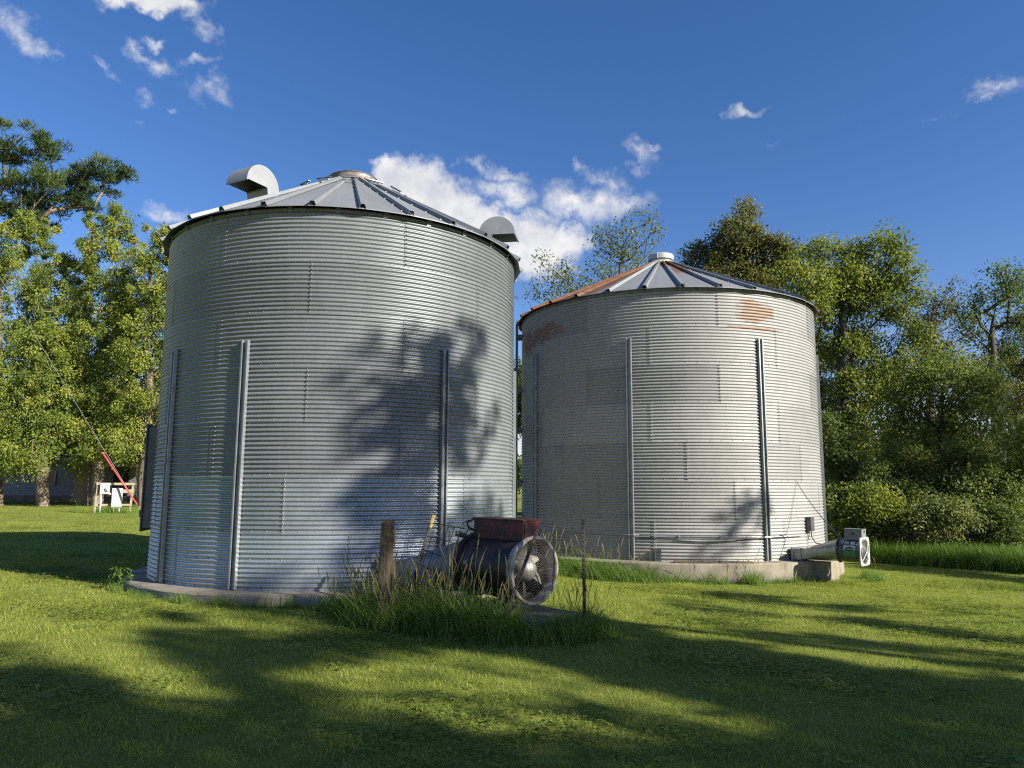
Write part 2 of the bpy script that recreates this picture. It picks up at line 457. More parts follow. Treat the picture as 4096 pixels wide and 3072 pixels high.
def fan_body_mat():
    M = Mat('faded_black_fan_paint'); v = M.coord('Object')
    a = M.noise(v, 3.5, 6, 0.65)
    M.col(M.ramp(a, [(0.30, (0.010, 0.010, 0.013)), (0.50, (0.020, 0.018, 0.020)), (0.60, (0.045, 0.024, 0.018)), (0.75, (0.10, 0.040, 0.026))]))
    M.set(Roughness=0.42); M.bump(M.noise(v, 12, 4), 0.15)
    return M.m
MT['fan_body'] = fan_body_mat()
def flaking(name, paint, under, lo=0.50, hi=0.60, scale=7):
    M = Mat(name); v = M.coord('Object')
    k = M.ramp(M.noise(v, scale, 7, 0.7), [(lo, (0, 0, 0)), (hi, (1, 1, 1))])
    M.col(M.mix(k, paint, under)); M.set(Roughness=0.6); M.bump(k, 0.25, 0.003)
    return M.m
MT['red_box'] = flaking('flaking_red_paint', (0.12, 0.016, 0.014), (0.020, 0.015, 0.014), 0.44, 0.58, 6)
MT['bell'] = flaking('chipped_white_bell', (0.34, 0.325, 0.285), (0.12, 0.055, 0.03), 0.48, 0.62, 7)
MT['hub'] = simple('dull_aluminium_hub', (0.30, 0.285, 0.255), 0.45, 0.5, 0.2, 8)
MT['guard'] = simple('fan_guard_wire', (0.20, 0.185, 0.16), 0.45, 0.5, 0.25, 15)

def post_mat():
    M = Mat('old_wood_with_lichen'); v = M.coord('Object')
    mp = M.n('ShaderNodeMapping'); mp.inputs['Scale'].default_value = (26, 26, 1.4); M.l(v, mp.inputs[0])
    g = M.noise(mp.outputs[0], 1.5, 7, 0.65)
    c = M.ramp(g, [(0.3, (0.03, 0.023, 0.017)), (0.55, (0.11, 0.08, 0.052)), (0.75, (0.17, 0.13, 0.09))])
    sep = M.n('ShaderNodeSeparateXYZ'); M.l(v, sep.inputs[0])
    up = M.math('MULTIPLY_ADD', sep.outputs[2], 1.5, -0.75, clamp=True)
    li = M.math('MULTIPLY', M.math('MULTIPLY_ADD', M.noise(v, 22, 6, 0.7), 7.0, -3.55, clamp=True), up)
    c = M.mix(li, c, (0.36, 0.20, 0.02))
    M.col(c); M.set(Roughness=0.9); M.bump(g, 0.8, 0.012)
    return M.m
MT['post'] = post_mat()
MT['pale_wood'] = simple('weathered_pale_wood', (0.30, 0.26, 0.17), 0.85, 0.0, 0.3, 9, 0.3)
MT['board'] = simple('rotten_board', (0.10, 0.075, 0.05), 0.9, 0.0, 0.4, 12, 0.4)

MT['lawn_blade'] = leaf_mat('lawn_blade', [(0.0, (0.085, 0.130, 0.024)), (0.45, (0.300, 0.360, 0.064)), (0.8, (0.450, 0.465, 0.115)), (1.0, (0.48, 0.42, 0.21))], 0.42, 0.55)
MT['tall_grass'] = leaf_mat('tall_grass_blade', [(0.0, (0.059, 0.119, 0.022)), (0.45, (0.142, 0.245, 0.044)), (0.70, (0.237, 0.302, 0.073)), (0.85, (0.320, 0.276, 0.134)), (1.0, (0.402, 0.327, 0.171))], 0.30, 0.5)
MT['cedar'] = leaf_mat('cedar_spray', [(0.0, (0.047, 0.083, 0.017)), (0.4, (0.162, 0.211, 0.037)), (0.75, (0.293, 0.323, 0.056)), (1.0, (0.398, 0.323, 0.076))], 0.35, 0.6)
MT['pine'] = leaf_mat('pine_needles', [(0.0, (0.022, 0.046, 0.014)), (0.6, (0.055, 0.088, 0.024)), (1.0, (0.11, 0.14, 0.036))], 0.25, 0.55)
MT['leaf_green'] = leaf_mat('yellow_green_leaf', [(0.0, (0.071, 0.103, 0.024)), (0.5, (0.189, 0.232, 0.044)), (1.0, (0.355, 0.346, 0.071))], 0.45)
MT['leaf_olive'] = leaf_mat('olive_brown_leaf', [(0.0, (0.065, 0.075, 0.027)), (0.5, (0.130, 0.138, 0.041)), (0.85, (0.225, 0.195, 0.067)), (1.0, (0.260, 0.151, 0.061))], 0.35)
MT['leaf_sparse'] = leaf_mat('thin_grey_green_leaf', [(0.0, (0.089, 0.113, 0.046)), (0.6, (0.183, 0.214, 0.073)), (1.0, (0.296, 0.276, 0.085))], 0.4)
MT['leaf_shrub'] = leaf_mat('shrub_leaf', [(0.0, (0.065, 0.098, 0.024)), (0.55, (0.154, 0.195, 0.046)), (1.0, (0.296, 0.302, 0.091))], 0.4)
MT['leaf_dark'] = leaf_mat('dark_green_leaf', [(0.0, (0.045, 0.075, 0.022)), (0.6, (0.101, 0.148, 0.037)), (1.0, (0.189, 0.220, 0.055))], 0.4)
MT['leaf_weed'] = leaf_mat('bright_weed_leaf', [(0.0, (0.060, 0.120, 0.020)), (1.0, (0.14, 0.22, 0.04))], 0.35)

# ------------------------------------------------------------------ the ground
GP = np.array([(-3,9,-.14),(-6.5,12,-.13),(-10,14,-.08),(-14,24,.02),(-17,32,.05),(-20,38,.06),(-28,45,.1),(-12,36,.05),(-35,70,.3),(0,0,-.2),(0,5,-.2),(0,9,-.19),(1,10.5,-.22),(2,13.5,-.33),(3.5,14.5,-.36),(6,15.5,-.39),(8.6,18.5,-.42),(10.8,15.5,-.42),(5,5,-.28),(12,5,-.4),(16,25,-.6),(5,30,-.3),(0,42,0.05),(-40,0,.1),(45,0,-.7),(-15,3,-.08),(-7,6,-.1),(0,-25,-.1),(40,45,-.6),(5,80,.1),(1,18,-.22)])
def _U(r2): return r2 * np.log(r2 + 1e-9) * 0.5
_A = GP[:, :2] / 10; _n = len(_A)
_K = _U(((_A[:, None] - _A[None]) ** 2).sum(-1)) + np.eye(_n) * 0.02
_P = np.c_[np.ones(_n), _A]
_W = np.linalg.solve(np.block([[_K, _P], [_P.T, np.zeros((3, 3))]]), np.r_[GP[:, 2], 0, 0, 0])
def gz_arr(xy):
    q = np.clip(np.asarray(xy, dtype=float) / 10, [-6, -4], [6, 9])
    r = _U(((_A[None] - q[:, None]) ** 2).sum(-1)) @ _W[:_n] + _W[_n] + q @ _W[_n + 1:]
    return r
def gz(x, y): return float(gz_arr([(x, y)])[0])

def ground_mat():
    M = Mat('lawn_soil'); P = M.coord('Position')
    a = M.noise(P, 0.35, 5); b = M.noise(P, 2.6, 6, 0.65); f = M.noise(P, 38, 4, 0.7)
    k = M.math('ADD', M.math('MULTIPLY', a, 0.30), M.math('ADD', M.math('MULTIPLY', b, 0.30), M.math('MULTIPLY', f, 0.40)))
    c = M.ramp(k, [(0.33, (0.070, 0.098, 0.017)), (0.47, (0.165, 0.205, 0.034)), (0.60, (0.240, 0.270, 0.055)), (0.74, (0.290, 0.275, 0.100))])
    M.col(c); M.set(Roughness=0.95)
    M.b.inputs['Specular IOR Level'].default_value = 0.1
    M.bump(M.math('ADD', f, M.math('MULTIPLY', b, 0.6)), 0.9, 0.05)
    return M.m

def axis(lo, hi, dense_lo, dense_hi, step):
    mid = list(np.arange(dense_lo, dense_hi + 1e-6, step))
    out, s, x = [], step, dense_hi
    while x < hi: s *= 1.35; x += s; out.append(min(x, hi))
    inn, s, x = [], step, dense_lo
    while x > lo: s *= 1.35; x -= s; inn.append(max(x, lo))
    return np.array(inn[::-1] + mid + out)
gx = axis(-900, 900, -22, 16, 0.6); gy = axis(-300, 1500, -4, 40, 0.6)
XX, YY = np.meshgrid(gx, gy)
XY = np.c_[XX.ravel(), YY.ravel()]
ZZ = np.concatenate([gz_arr(c) for c in np.array_split(XY, 20)])
nx = len(gx)
ii = np.arange(len(gy) - 1)[:, None] * nx + np.arange(nx - 1)[None]
Q = np.stack([ii, ii + 1, ii + nx + 1, ii + nx], -1).reshape(-1, 4)
ground = link(bpy.data.objects.new('ground', mesh_np('ground', np.c_[XY, ZZ], Q, ground_mat(), smooth=True)))
ground['kind'] = 'structure'; ground['label'] = 'mown green lawn around the two grain bins'
# ------------------------------------------------------------------ grain bins
def wall_r(R, t, amp=0.0116):
    x = 2 * PI * 12 * t + 0.6
    return R + amp * math.cos(x) + 0.0045 * (1 - t)

def ring_pt(r, phi, z): return Vector((r * math.sin(phi), -r * math.cos(phi), z))

def sheet_mesh(name, R, arc, mat, ncorr=12, amp=0.0116, nseg=24):
    npc = 8
    nz = ncorr * npc + 1
    verts, quads = [], []
    lap = 0.02 / R
    for j in range(nseg + 1):
        u = j / nseg
        ph = -lap + u * (arc + lap)
        lift = 0.003 * (1 - u)
        for i in range(nz + 1):
            t = (i - 1) / (nz - 1) if i else -0.026
            z = t * RH
            r = wall_r(R, t, amp) + lift
            verts.append((r * math.sin(ph), -r * math.cos(ph), z))
    for j in range(nseg):
        for i in range(nz):
            a = j * (nz + 1) + i; b = a + nz + 1
            quads.append((a, b, b + 1, a + 1))
    return mesh_np(name, np.array(verts), np.array(quads), mat, smooth=True)

def bolt_template():
    m = MB()
    prof = [(0.0125, 0.0), (0.0125, 0.006), (0.008, 0.011), (0.0, 0.012)]
    return prof

def add_bolt(m, R, phi, z, s=1.0):
    """small domed bolt standing on the wall at (phi, z)"""
    n = Vector((math.sin(phi), -math.cos(phi), 0)); t = Vector((math.cos(phi), math.sin(phi), 0)); up = Vector((0, 0, 1))
    c = n * R + up * z
    vs, fs = [], []
    for (r, h) in ((0.010 * s, -0.004), (0.009 * s, 0.007 * s), (0.0045 * s, 0.011 * s)):
        for k in range(6):
            a = PI / 3 * k
            vs.append(c + (t * math.cos(a) + up * math.sin(a)) * r + n * h)
    for i in range(2):
        for k in range(6):
            k2 = (k + 1) % 6
            fs.append((i * 6 + k, i * 6 + k2, i * 6 + 6 + k2, i * 6 + 6 + k))
    fs.append(tuple(range(12, 18)))
    m.add(vs, fs)


def stiffener_mesh(R, z0, z1, mat):
    m = MB()
    prof = [(-0.066, 0.004), (-0.066, 0.010), (-0.056, 0.058), (-0.036, 0.058), (-0.028, 0.018), (0.028, 0.018), (0.036, 0.058), (0.056, 0.058), (0.066, 0.010), (0.066, 0.004), (0.05, 0.004), (0.046, 0.05), (0.04, 0.05), (0.032, 0.012), (-0.032, 0.012), (-0.04, 0.05), (-0.046, 0.05), (-0.05, 0.004)]
    R0 = R + 0.008
    def place(a, b, k=1.0):
        M = lambda z: Matrix(((1, 0, 0, 0), (0, -1, 0, -R0), (0, 0, 1, z), (0, 0, 0, 1)))
        m.sweep([(x * k, y * k) for x, y in prof][::-1], M(a), M(b))
    zm = z0 + (z1 - z0) * 0.47
    place(z0, zm); place(zm + 0.004, z1); place(zm - 0.10, zm + 0.10, 1.045)
    for i in range(int((z1 - z0) / 0.2)):
        for x in (-0.0, ):
            zz = z0 + 0.1 + i * 0.2
            m.box((x, -R0 - 0.022, zz), (0.014, 0.010, 0.014))
    return m.mesh('stiffener', mat)

def make_bin(name, label, cx, cy, R, nsheet, phases, wallm, roofm, npan, pan0, r_top, z_top, eave, stiffs, z_stiff, paired, seed):
    root = thing(name, label, 'grain bin', (cx, cy, 0))
    arc = 2 * PI / nsheet
    me = sheet_mesh('wall_sheet', R, arc, wallm)
    me_top = me
    for i, ph in enumerate(phases):
        for k in range(nsheet):
            o = link(bpy.data.objects.new('wall_sheet', me), root)
            o.location = (0, 0, i * RH)
            o.rotation_euler = (0, 0, rad(ph) + k * arc)
    bolts = MB()
    for i in range(8):
        zz = i * RH + 0.020 if i < 7 else 7 * RH - 0.02
        t = 0.024 if i < 7 else 0.98
        rr = wall_r(R, t) + 0.002
        for k in range(nsheet * 12):
            ph = rad(phases[min(i, 6)]) + (k + 0.0) * arc / 12
            add_bolt(bolts, rr, ph, zz)
    for k in range(nsheet * 12):
        add_bolt(bolts, wall_r(R, 0.53), rad(phases[0]) + k * arc / 12, 0.53 * RH)
    for i, p in enumerate(phases):
        for k in range(nsheet):
            ph = rad(p) + k * arc
            for q in range(24 if not paired else 12):
                t = (q + 0.75) / (24 if not paired else 12)
                if t > 0.985: continue
                if paired:
                    for d in (-0.016, 0.016):
                        add_bolt(bolts, wall_r(R, t) + 0.004, ph + d / R, (i + t) * RH)
                else:
                    d = 0.010 if q % 2 else -0.010
                    add_bolt(bolts, wall_r(R, t) + 0.004, ph + d / R, (i + t) * RH)
    b = bolts.build('bolts', MT['bolt'], root); b['kind'] = 'stuff'
    sm = stiffener_mesh(R, 0.01, z_stiff, MT['steel'])
    for a in stiffs:
        o = link(bpy.data.objects.new('stiffener', sm), root); o.rotation_euler = (0, 0, rad(a))
    # top angle ring of the wall
    zt = 7 * RH
    m = MB(); m.lathe([(R + 0.012, zt - 0.035), (R + 0.012, zt + 0.012), (R - 0.04, zt + 0.012), (R - 0.04, zt + 0.006), (R + 0.004, zt + 0.006), (R + 0.004, zt - 0.035)], 96)
    m.build('eave_ring', MT['steel'], root, smooth=rad(30))
    # roof panels, each with a raised rib along one edge
    ha = PI / npan
    re_, ze = eave
    drop = 0.014
    nseg = 6
    m = MB()
    pm = []
    for j in range(nseg + 1):
        u = j / nseg
        r = re_ + (r_top - re_) * u; z = ze + (z_top - ze) * u
        for s in (-1, -0.33, 0.33, 1):
            pm.append(ring_pt(r / math.cos(ha) * (1 if abs(s) == 1 else math.cos(ha)), s * ha, z + (0.006 if abs(s) < 1 else 0)))
    fs = [(j * 4 + i, j * 4 + i + 1, j * 4 + 5 + i, j * 4 + 4 + i) for j in range(nseg) for i in range(3)]
    b0 = len(pm)
    for s in (-1, -0.33, 0.33, 1):
        p = pm[{-1: 0, -0.33: 1, 0.33: 2, 1: 3}[s]]
        pm.append(Vector((p.x, p.y, p.z - drop)) * 1.0)
    fs += [(b0 + i, b0 + i + 1, i + 1, i) for i in range(3)]
    m.add(pm, fs)
    panel_me = m.mesh('roof_panel', roofm)
    slope = math.atan2(z_top - ze, re_ - r_top)
    m = MB()
    prof = [(-0.055, 0.0), (-0.034, 0.062), (0.034, 0.062), (0.055, 0.0)]
    inner = [(x * 0.93, max(0, y - 0.004)) for x, y in prof]
    vs = []
    for (r, z, k) in ((re_ / math.cos(ha) + 0.014, ze - 0.004, 1.0), (r_top + 0.03, z_top, 0.62)):
        for pr in (prof, inner):
            for x, y in pr:
                c = ring_pt(r, ha, z + 0.002)
                t = Vector((math.cos(ha), math.sin(ha), 0))
                up = Vector((math.sin(ha) * math.sin(slope), -math.cos(ha) * math.sin(slope), math.cos(slope)))
                vs.append(c + t * x * k + up * y * k)
    fs = []
    for k in range(3): fs.append((k, k + 1, 9 + k, 8 + k)); fs.append((4 + k, 12 + k, 13 + k, 5 + k)); fs.append((k, 4 + k, 5 + k, k + 1))
    m.add(vs, fs)
    dirv = (ring_pt(r_top, ha, z_top) - ring_pt(re_, ha, ze))
    for q in range(6):
        for sd in (-0.075, ):
            c = ring_pt(re_, ha, ze) + dirv * (0.07 + q * 0.15)
            t = Vector((math.cos(ha), math.sin(ha), 0))
            m.box(c + t * sd + Vector((0, 0, 0.012)), (0.022, 0.022, 0.016))
    rib_me = m.mesh('roof_rib', roofm)
    for k in range(npan):
        a = rad(pan0) + (k - 0.5) * 2 * ha
        p = link(bpy.data.objects.new('roof_panel', panel_me), root); p.rotation_euler = (0, 0, a)
        q = link(bpy.data.objects.new('roof_rib', rib_me), p)
    # small bent clips between wall and roof
    m = MB(); m.box((0, -R - 0.018, zt - 0.022), (0.07, 0.006, 0.075)); m.box((0, -R - 0.035, zt + 0.012), (0.07, 0.04, 0.006))
    cl = m.mesh('eave_clip', MT['steel'])
    for k in range(npan):
        o = link(bpy.data.objects.new('eave_clip', cl), root); o.rotation_euler = (0, 0, rad(pan0) + (k - 0.5) * 2 * ha)
    return root

LPH = [15.1, -2.0, -23.4, 2.7, -23.2, 2.6, -23.5]
RPH = [-15.5, 10.8, -4.7, -15.8, 6.8, -15.7, 6.8]
binL = make_bin('grain_bin', 'nearer corrugated steel grain bin on the left with two hooded roof vents', LX, LY, LR, 7, LPH, MT['wallL'], MT['roofL'], 28, 2.6, 0.42, 7.38, (3.32, 5.70),
                (-43.7, -14.7, 41.0, 86.9, 135, 180, -135, -100), 3.65, False, 1)
binR = make_bin('grain_bin', 'corrugated steel grain bin on the right with rust stains and a small white cap', RX, RY, RR, 8, RPH, MT['wallR'], MT['roofR'], 30, 6.9, 0.36, 7.27, (3.77, 5.69),
                (-66.2, -23.0, 21.7, 67.2, 112, 157, -157, -112), 4.65, True, 2)

# roof vents of the left bin (sheet hoods opening down the slope)
def roof_vent(phi, r0, k=0.87, width=0.56):
    t = bpy.data.objects.new('roof_vent', None); link(t, binL)
    t.empty_display_size = 0.2
    zr = 5.70 + (3.36 - r0) * 0.5714
    t.scale = (k, k, k); t.location = ring_pt(r0, rad(phi), zr - 0.02); t.rotation_euler = (0, 0, rad(phi))
    # profile in (outward, up): neck on the roof, round hood overhanging to the outside
    rc, cz, cx_ = 0.40, 0.24, 0.10
    arc = [(cx_ + rc * math.cos(a), cz + rc * math.sin(a)) for a in np.linspace(0, PI, 17)]
    side = arc + [(cx_ - rc, 0.10), (-0.36, 0.26 * 0.571 + 0.0), (-0.05, -0.04), (0.0, cz)]
    side[17] = (cx_ - rc, cz - 0.06)
    w = width / 2
    m = MB()
    for s in (-1, 1):
        vs = [Vector((s * w, -u, v)) for u, v in side]
        idx = tuple(range(len(side)))
        m.add(vs, [idx if s < 0 else idx[::-1]])
    m.build('hood_side', MT['vent'], t)
    m = MB()
    hood = arc + [side[17], side[18]]
    vs = [Vector((s * w, -u, v)) for s in (-1, 1) for u, v in hood]; n = len(hood)
    m.add(vs, [(k, k + 1, n + k + 1, n + k) for k in range(n - 1)])
    m.build('hood_cover', MT['vent'], t, smooth=rad(30))
    m = MB()
    nk = [(-0.05, -0.04), (0.0, cz)]
    vs = [Vector((s * (w - 0.004), -u, v)) for s in (-1, 1) for u, v in nk]
    m.add(vs, [(0, 1, 3, 2)])
    m.box((0, -0.0, cz - 0.012), (width + 0.01, 0.02, 0.02)); m.box((0, -cx_ - rc + 0.005, cz - 0.004), (width + 0.012, 0.022, 0.03))
    m.build('vent_neck', MT['vent'], t)
    return t
roof_vent(-28.5, 2.40, 0.86)
roof_vent(80.5, 2.87)

# raised lid ring at the peak of the left bin
m = MB(); m.lathe([(0.45, 7.30), (0.47, 7.34), (0.47, 7.50), (0.485, 7.515), (0.47, 7.53), (0.44, 7.53), (0.43, 7.47), (0.05, 7.50), (0.0, 7.50)], 48)
def rim_mat():
    M = Mat('rusty_collar'); v = M.coord('Object')
    k = M.ramp(M.noise(M.coord('Object', (2, 2, 6)), 2.2, 6, 0.7), [(0.44, (0, 0, 0)), (0.6, (1, 1, 1))])
    M.col(M.mix(k, (0.22, 0.215, 0.20), (0.09, 0.045, 0.026))); M.set(Roughness=0.55, Metallic=0.3)
    return M.m
m.build('peak_collar', rim_mat(), binL, smooth=rad(35))
for k in range(14):
    a = rad(2.6 + 12.857 * (2 * k + 0.5))
    m = MB()
    r = 1.08; z = 5.70 + (3.36 - r) * 0.5775
    m.box((0, -r, z + 0.11), (0.30, 0.05, 0.012))
    m.tube([(-0.12, -r + 0.01, z + 0.105), (-0.10, -r - 0.02, z + 0.05), (0.10, -r - 0.02, z + 0.05), (0.12, -r + 0.01, z + 0.105)], 0.008, 5)
    o = m.build('roof_step', MT['steel'], binL); o.rotation_euler = (0, 0, a)

# walk-in door on the far left of the left bin
m = MB()
R0 = LR
for (x, w_) in ((-0.42, 0.06), (0.42, 0.06)):
    m.box((x, -R0 - 0.06, 1.62), (w_, 0.16, 1.74))
m.box((0, -R0 - 0.06, 2.50), (0.78, 0.16, 0.05)); m.box((0, -R0 - 0.06, 0.765), (0.78, 0.16, 0.05))
df = m.build('door_frame', MT['steel_dark'], binL); df.rotation_euler = (0, 0, rad(-79.5))
m = MB(); m.bevbox((0, -R0 - 0.155, 1.62), (0.98, 0.03, 1.86), 0.008); m.box((0, -R0 - 0.177, 1.62), (0.7, 0.012, 1.5))
dd = m.build('door', MT['steel_dark'], binL); dd.rotation_euler = (0, 0, rad(-79.5))
for zz in (1.0, 2.25):
    m = MB(); m.box((0.36, -R0 - 0.187, zz), (0.22, 0.012, 0.05)); m.tube([(0.478, -R0 - 0.18, zz - 0.06), (0.478, -R0 - 0.18, zz + 0.06)], 0.012, 8)
    o = m.build('hinge', MT['steel_dark'], dd)

# peak cap of the right bin
m = MB(); m.lathe([(0.40, 7.22), (0.40, 7.28), (0.33, 7.36), (0.28, 7.38), (0.28, 7.44)], 40)
m.build('peak_collar', MT['white_metal'], binR, smooth=rad(35))
m = MB(); m.lathe([(0.27, 7.42), (0.335, 7.42), (0.335, 7.54), (0.32, 7.56), (0.0, 7.575)], 40)
m.box((-0.15, -0.31, 7.48), (0.02, 0.03, 0.15))
m.build('peak_lid', MT['white_metal'], binR, smooth=rad(35))

# ladder on the left flank of the right bin
lad = bpy.data.objects.new('ladder', None); link(lad, binR); lad.rotation_euler = (0, 0, rad(-87.5))
for s in (-1, 1):
    m = MB(); m.box((s * 0.2, -RR - 0.15, 3.15), (0.012, 0.045, 5.1)); m.build('ladder_rail', MT['steel_dark'], lad)
m = MB()
for i in range(17): m.tube([(-0.2, -RR - 0.15, 0.75 + i * 0.3), (0.2, -RR - 0.15, 0.75 + i * 0.3)], 0.012, 6)
m.build('ladder_rungs', MT['steel_dark'], lad)
for zz in (0.8, 1.6, 2.9, 3.9, 5.3):
    m = MB()
    for s in (-1, 1): m.box((s * 0.2, -RR - 0.075, zz), (0.02, 0.15, 0.08))
    m.build('ladder_bracket', MT['steel_dark'], lad)
# tie-down bracket at the foot of the right bin
m = MB(); m.box((0, -RR - 0.02, 0.125), (0.12, 0.012, 0.24)); m.box((-0.06, -RR - 0.06, 0.125), (0.012, 0.09, 0.24)); m.box((0, -RR - 0.06, 0.006), (0.12, 0.09, 0.012))
for zz in (0.06, 0.12, 0.18):
    for x in (-0.025, 0.025): m.box((x, -RR - 0.03, zz), (0.016, 0.012, 0.016))
o = m.build('tie_down_bracket', MT['steel_dark'], binR); o.rotation_euler = (0, 0, rad(-14.6))

# concrete footings
def footing(name, label, cx, cy, Ro, depth, mat, seed):
    root = thing(name, label, 'foundation', (cx, cy, 0))
    m = MB(); n = 140
    rs = np.random.default_rng(seed)
    vs, fs = [], []
    wob = [0.018 * math.sin(3 * 2 * PI * k / n + seed) + rs.normal(0, 0.006) for k in range(n)]
    prof = [(0.0, 0.0), (Ro - 0.55, 0.0), (Ro - 0.03, -0.004), (Ro, -0.03), (Ro + 0.004, -0.10), (Ro + 0.01, -depth)]
    for i, (r, z) in enumerate(prof):
        for k in range(n):
            a = 2 * PI * k / n
            rr = r + (wob[k] if i >= 2 else 0)
            zz = z + (rs.normal(0, 0.004) if i in (2, 3) else 0)
            vs.append((rr * math.sin(a), -rr * math.cos(a), zz))
    for i in range(len(prof) - 1):
        for k in range(n):
            k2 = (k + 1) % n
            fs.append((i * n + k, i * n + k2, (i + 1) * n + k2, (i + 1) * n + k)[::-1])
    m.add(vs, fs)
    m.build('footing', mat, root, smooth=rad(40))
    return root
fL = footing('concrete_foundation', 'low round concrete foundation under the left grain bin', LX, LY, 3.57, 0.55, MT['concrete'], 3)
fR = footing('concrete_foundation', 'taller round concrete foundation under the right grain bin with a fan pier', RX, RY, 4.02, 0.85, MT['concrete'], 5)
m = MB(); m.bevbox((0, -RR - 0.42, -0.425), (0.46, 0.52, 0.85), 0.02)
o = m.build('fan_pier', MT['concrete'], fR); o.rotation_euler = (0, 0, rad(38.5)); o.location = (0, 0, -0.004)
for (a, L_, w_, dz) in ((-4.0, 0.8, 0.16, 0.0), (2.0, 0.55, 0.12, 0.0), (8.5, 0.7, 0.14, 0.0)):
    m = MB(); m.box((0, 0, 0.014), (L_, w_, 0.026))
    o = m.build('weathered_board', MT['board']); r = RR + 0.19
    o.location = (RX + r * math.sin(rad(a)), RY - r * math.cos(rad(a)), dz); o.rotation_euler = (0.03, 0.02, rad(a + random.uniform(-4, 4)))
    tag(o, {-4.0: 'longest dark rotten board lying on the right foundation, left of the others', 2.0: 'shortest dark board lying between two others on the right foundation', 8.5: 'dark board lying on the right foundation nearest the stiffener with the dark shadow'}[a], 'board', 'old boards on the right foundation')

# ------------------------------------------------------------------ new fan on the right bin
PHF = rad(33.5)
FACE = rad(47)
def radial_frame(r): return Vector((RX + r * math.sin(PHF), RY - r * math.cos(PHF), 0))
c0 = radial_frame(RR)
fan2 = thing('aeration_fan', 'small grey aeration fan with green sticker on the right grain bin', 'fan', (c0.x, c0.y, 0), FACE)
fan2.scale = (0.95, 0.93, 0.95)
# local -Y runs outwards from the wall; axis height rises slightly
AX = 0.27
m = MB()
m.bevbox((0, -0.055, 0.135), (0.42, 0.05, 0.27), 0.005)
m.build('wall_flange', MT['duct'], fan2)
m = MB(); m.bevbox((0, -0.16, 0.135), (0.37, 0.16, 0.235), 0.005); m.box((0, -0.24, 0.135), (0.40, 0.012, 0.26))
m.build('duct_collar', MT['duct'], fan2)
m = MB()
n = 32
rect, circ = [], []
for k in range(n):
    a = 2 * PI * (k + 0.5) / n
    c, s = math.cos(a), math.sin(a)
    q = max(abs(c) / 0.18, abs(s) / 0.115)
    rect.append(Vector((c / q, -0.245, 0.135 + s / q)))
    circ.append(Vector((0.235 * c, -1.03, AX + 0.235 * s)))
vs = []
for j in range(6):
    u = j / 5
    vs += [rect[k].lerp(circ[k], u) for k in range(n)]
m.add(vs, [(j * n + k, (j + 1) * n + k, (j + 1) * n + (k + 1) % n, j * n + (k + 1) % n) for j in range(5) for k in range(n)])
m.build('transition_duct', MT['duct'], fan2, smooth=rad(40))
m = MB(); m.lathe([(0.232, -1.022), (0.262, -1.022), (0.262, -1.045), (0.232, -1.045)], 40, 'Y', (0, 0, AX)); m.build('duct_flange', MT['steel_dark'], fan2, smooth=rad(35))
m = MB(); m.lathe([(0.232, -1.045), (0.236, -1.06), (0.236, -1.50), (0.228, -1.515), (0.215, -1.515), (0.215, -1.10)], 40, 'Y', (0, 0, AX)); m.build('fan_housing', MT['grey_paint'], fan2, smooth=rad(35))
# square front plate with a round opening
m = MB()
outer, inner = [], []
for k in range(40):
    a = 2 * PI * k / 40; c, s = math.cos(a), math.sin(a)
    q = (abs(c / 0.29) ** 9 + abs(s / 0.29) ** 9) ** (1 / 9)
    outer.append((c / q, s / q)); inner.append((0.258 * c, 0.258 * s))
vs = [Vector((x, y_, AX + z)) for y_ in (-1.52, -1.542) for (x, z) in outer] + [Vector((x, y_, AX + z)) for y_ in (-1.52, -1.542) for (x, z) in inner]
fs = []
for k in range(40):
    k2 = (k + 1) % 40
    fs += [(k, k2, 40 + k2, 40 + k), (40 + k, 40 + k2, 120 + k2, 120 + k), (80 + k, 120 + k, 120 + k2, 80 + k2), (k, 80 + k, 80 + k2, k2)]
m.add(vs, fs)
m.build('front_plate', MT['white_metal'], fan2)
m = MB()
for i in range(9):
    r = 0.03 + i * 0.0275
    m.tube([(r * math.cos(2 * PI * k / 28), -1.548 - 0.03 * (1 - (r / 0.235) ** 2), AX + r * math.sin(2 * PI * k / 28)) for k in range(28)], 0.0022, 4, closed=True)
for k in range(2):
    a = PI / 4 + k * PI / 2
    m.tube([(0.245 * math.cos(a) * s, -1.552 - 0.032 * (1 - abs(s)), AX + 0.245 * math.sin(a) * s) for s in (-1, -0.5, 0, 0.5, 1)], 0.006, 6)
m.build('wire_guard', MT['white_metal'], fan2)
def blades(parent, n, r0, r1, w0, w1, y, zc, twist, mat, thick=0.004):
    for k in range(n):
        m = MB()
        a = 2 * PI * k / n + 0.4
        R_ = Matrix.Rotation(a, 3, 'Y')
        vs = []
        for t, (r, w) in enumerate(((r0, w0), ((r0 + r1) / 2, (w0 + w1) / 2 * 1.05), (r1, w1))):
            tw = twist * (1 - 0.35 * t / 2)
            for s in (-1, 1):
                for d in (-1, 1):
                    p = Vector((r, s * w / 2 * math.sin(tw) + d * thick / 2, s * w / 2 * math.cos(tw)))
                    vs.append(R_ @ p + Vector((0, y, zc)))
        fs = []
        for t in range(2):
            b = t * 4
            fs += [(b, b + 4, b + 6, b + 2), (b + 1, b + 3, b + 7, b + 5), (b, b + 1, b + 5, b + 4), (b + 2, b + 6, b + 7, b + 3)]
        fs += [(0, 2, 3, 1), (8, 9, 11, 10)]
        m.add(vs, fs)
        m.build('fan_blade', mat, parent)
blades(fan2, 5, 0.06, 0.21, 0.07, 0.10, -1.43, AX, 0.7, MT['hub'])
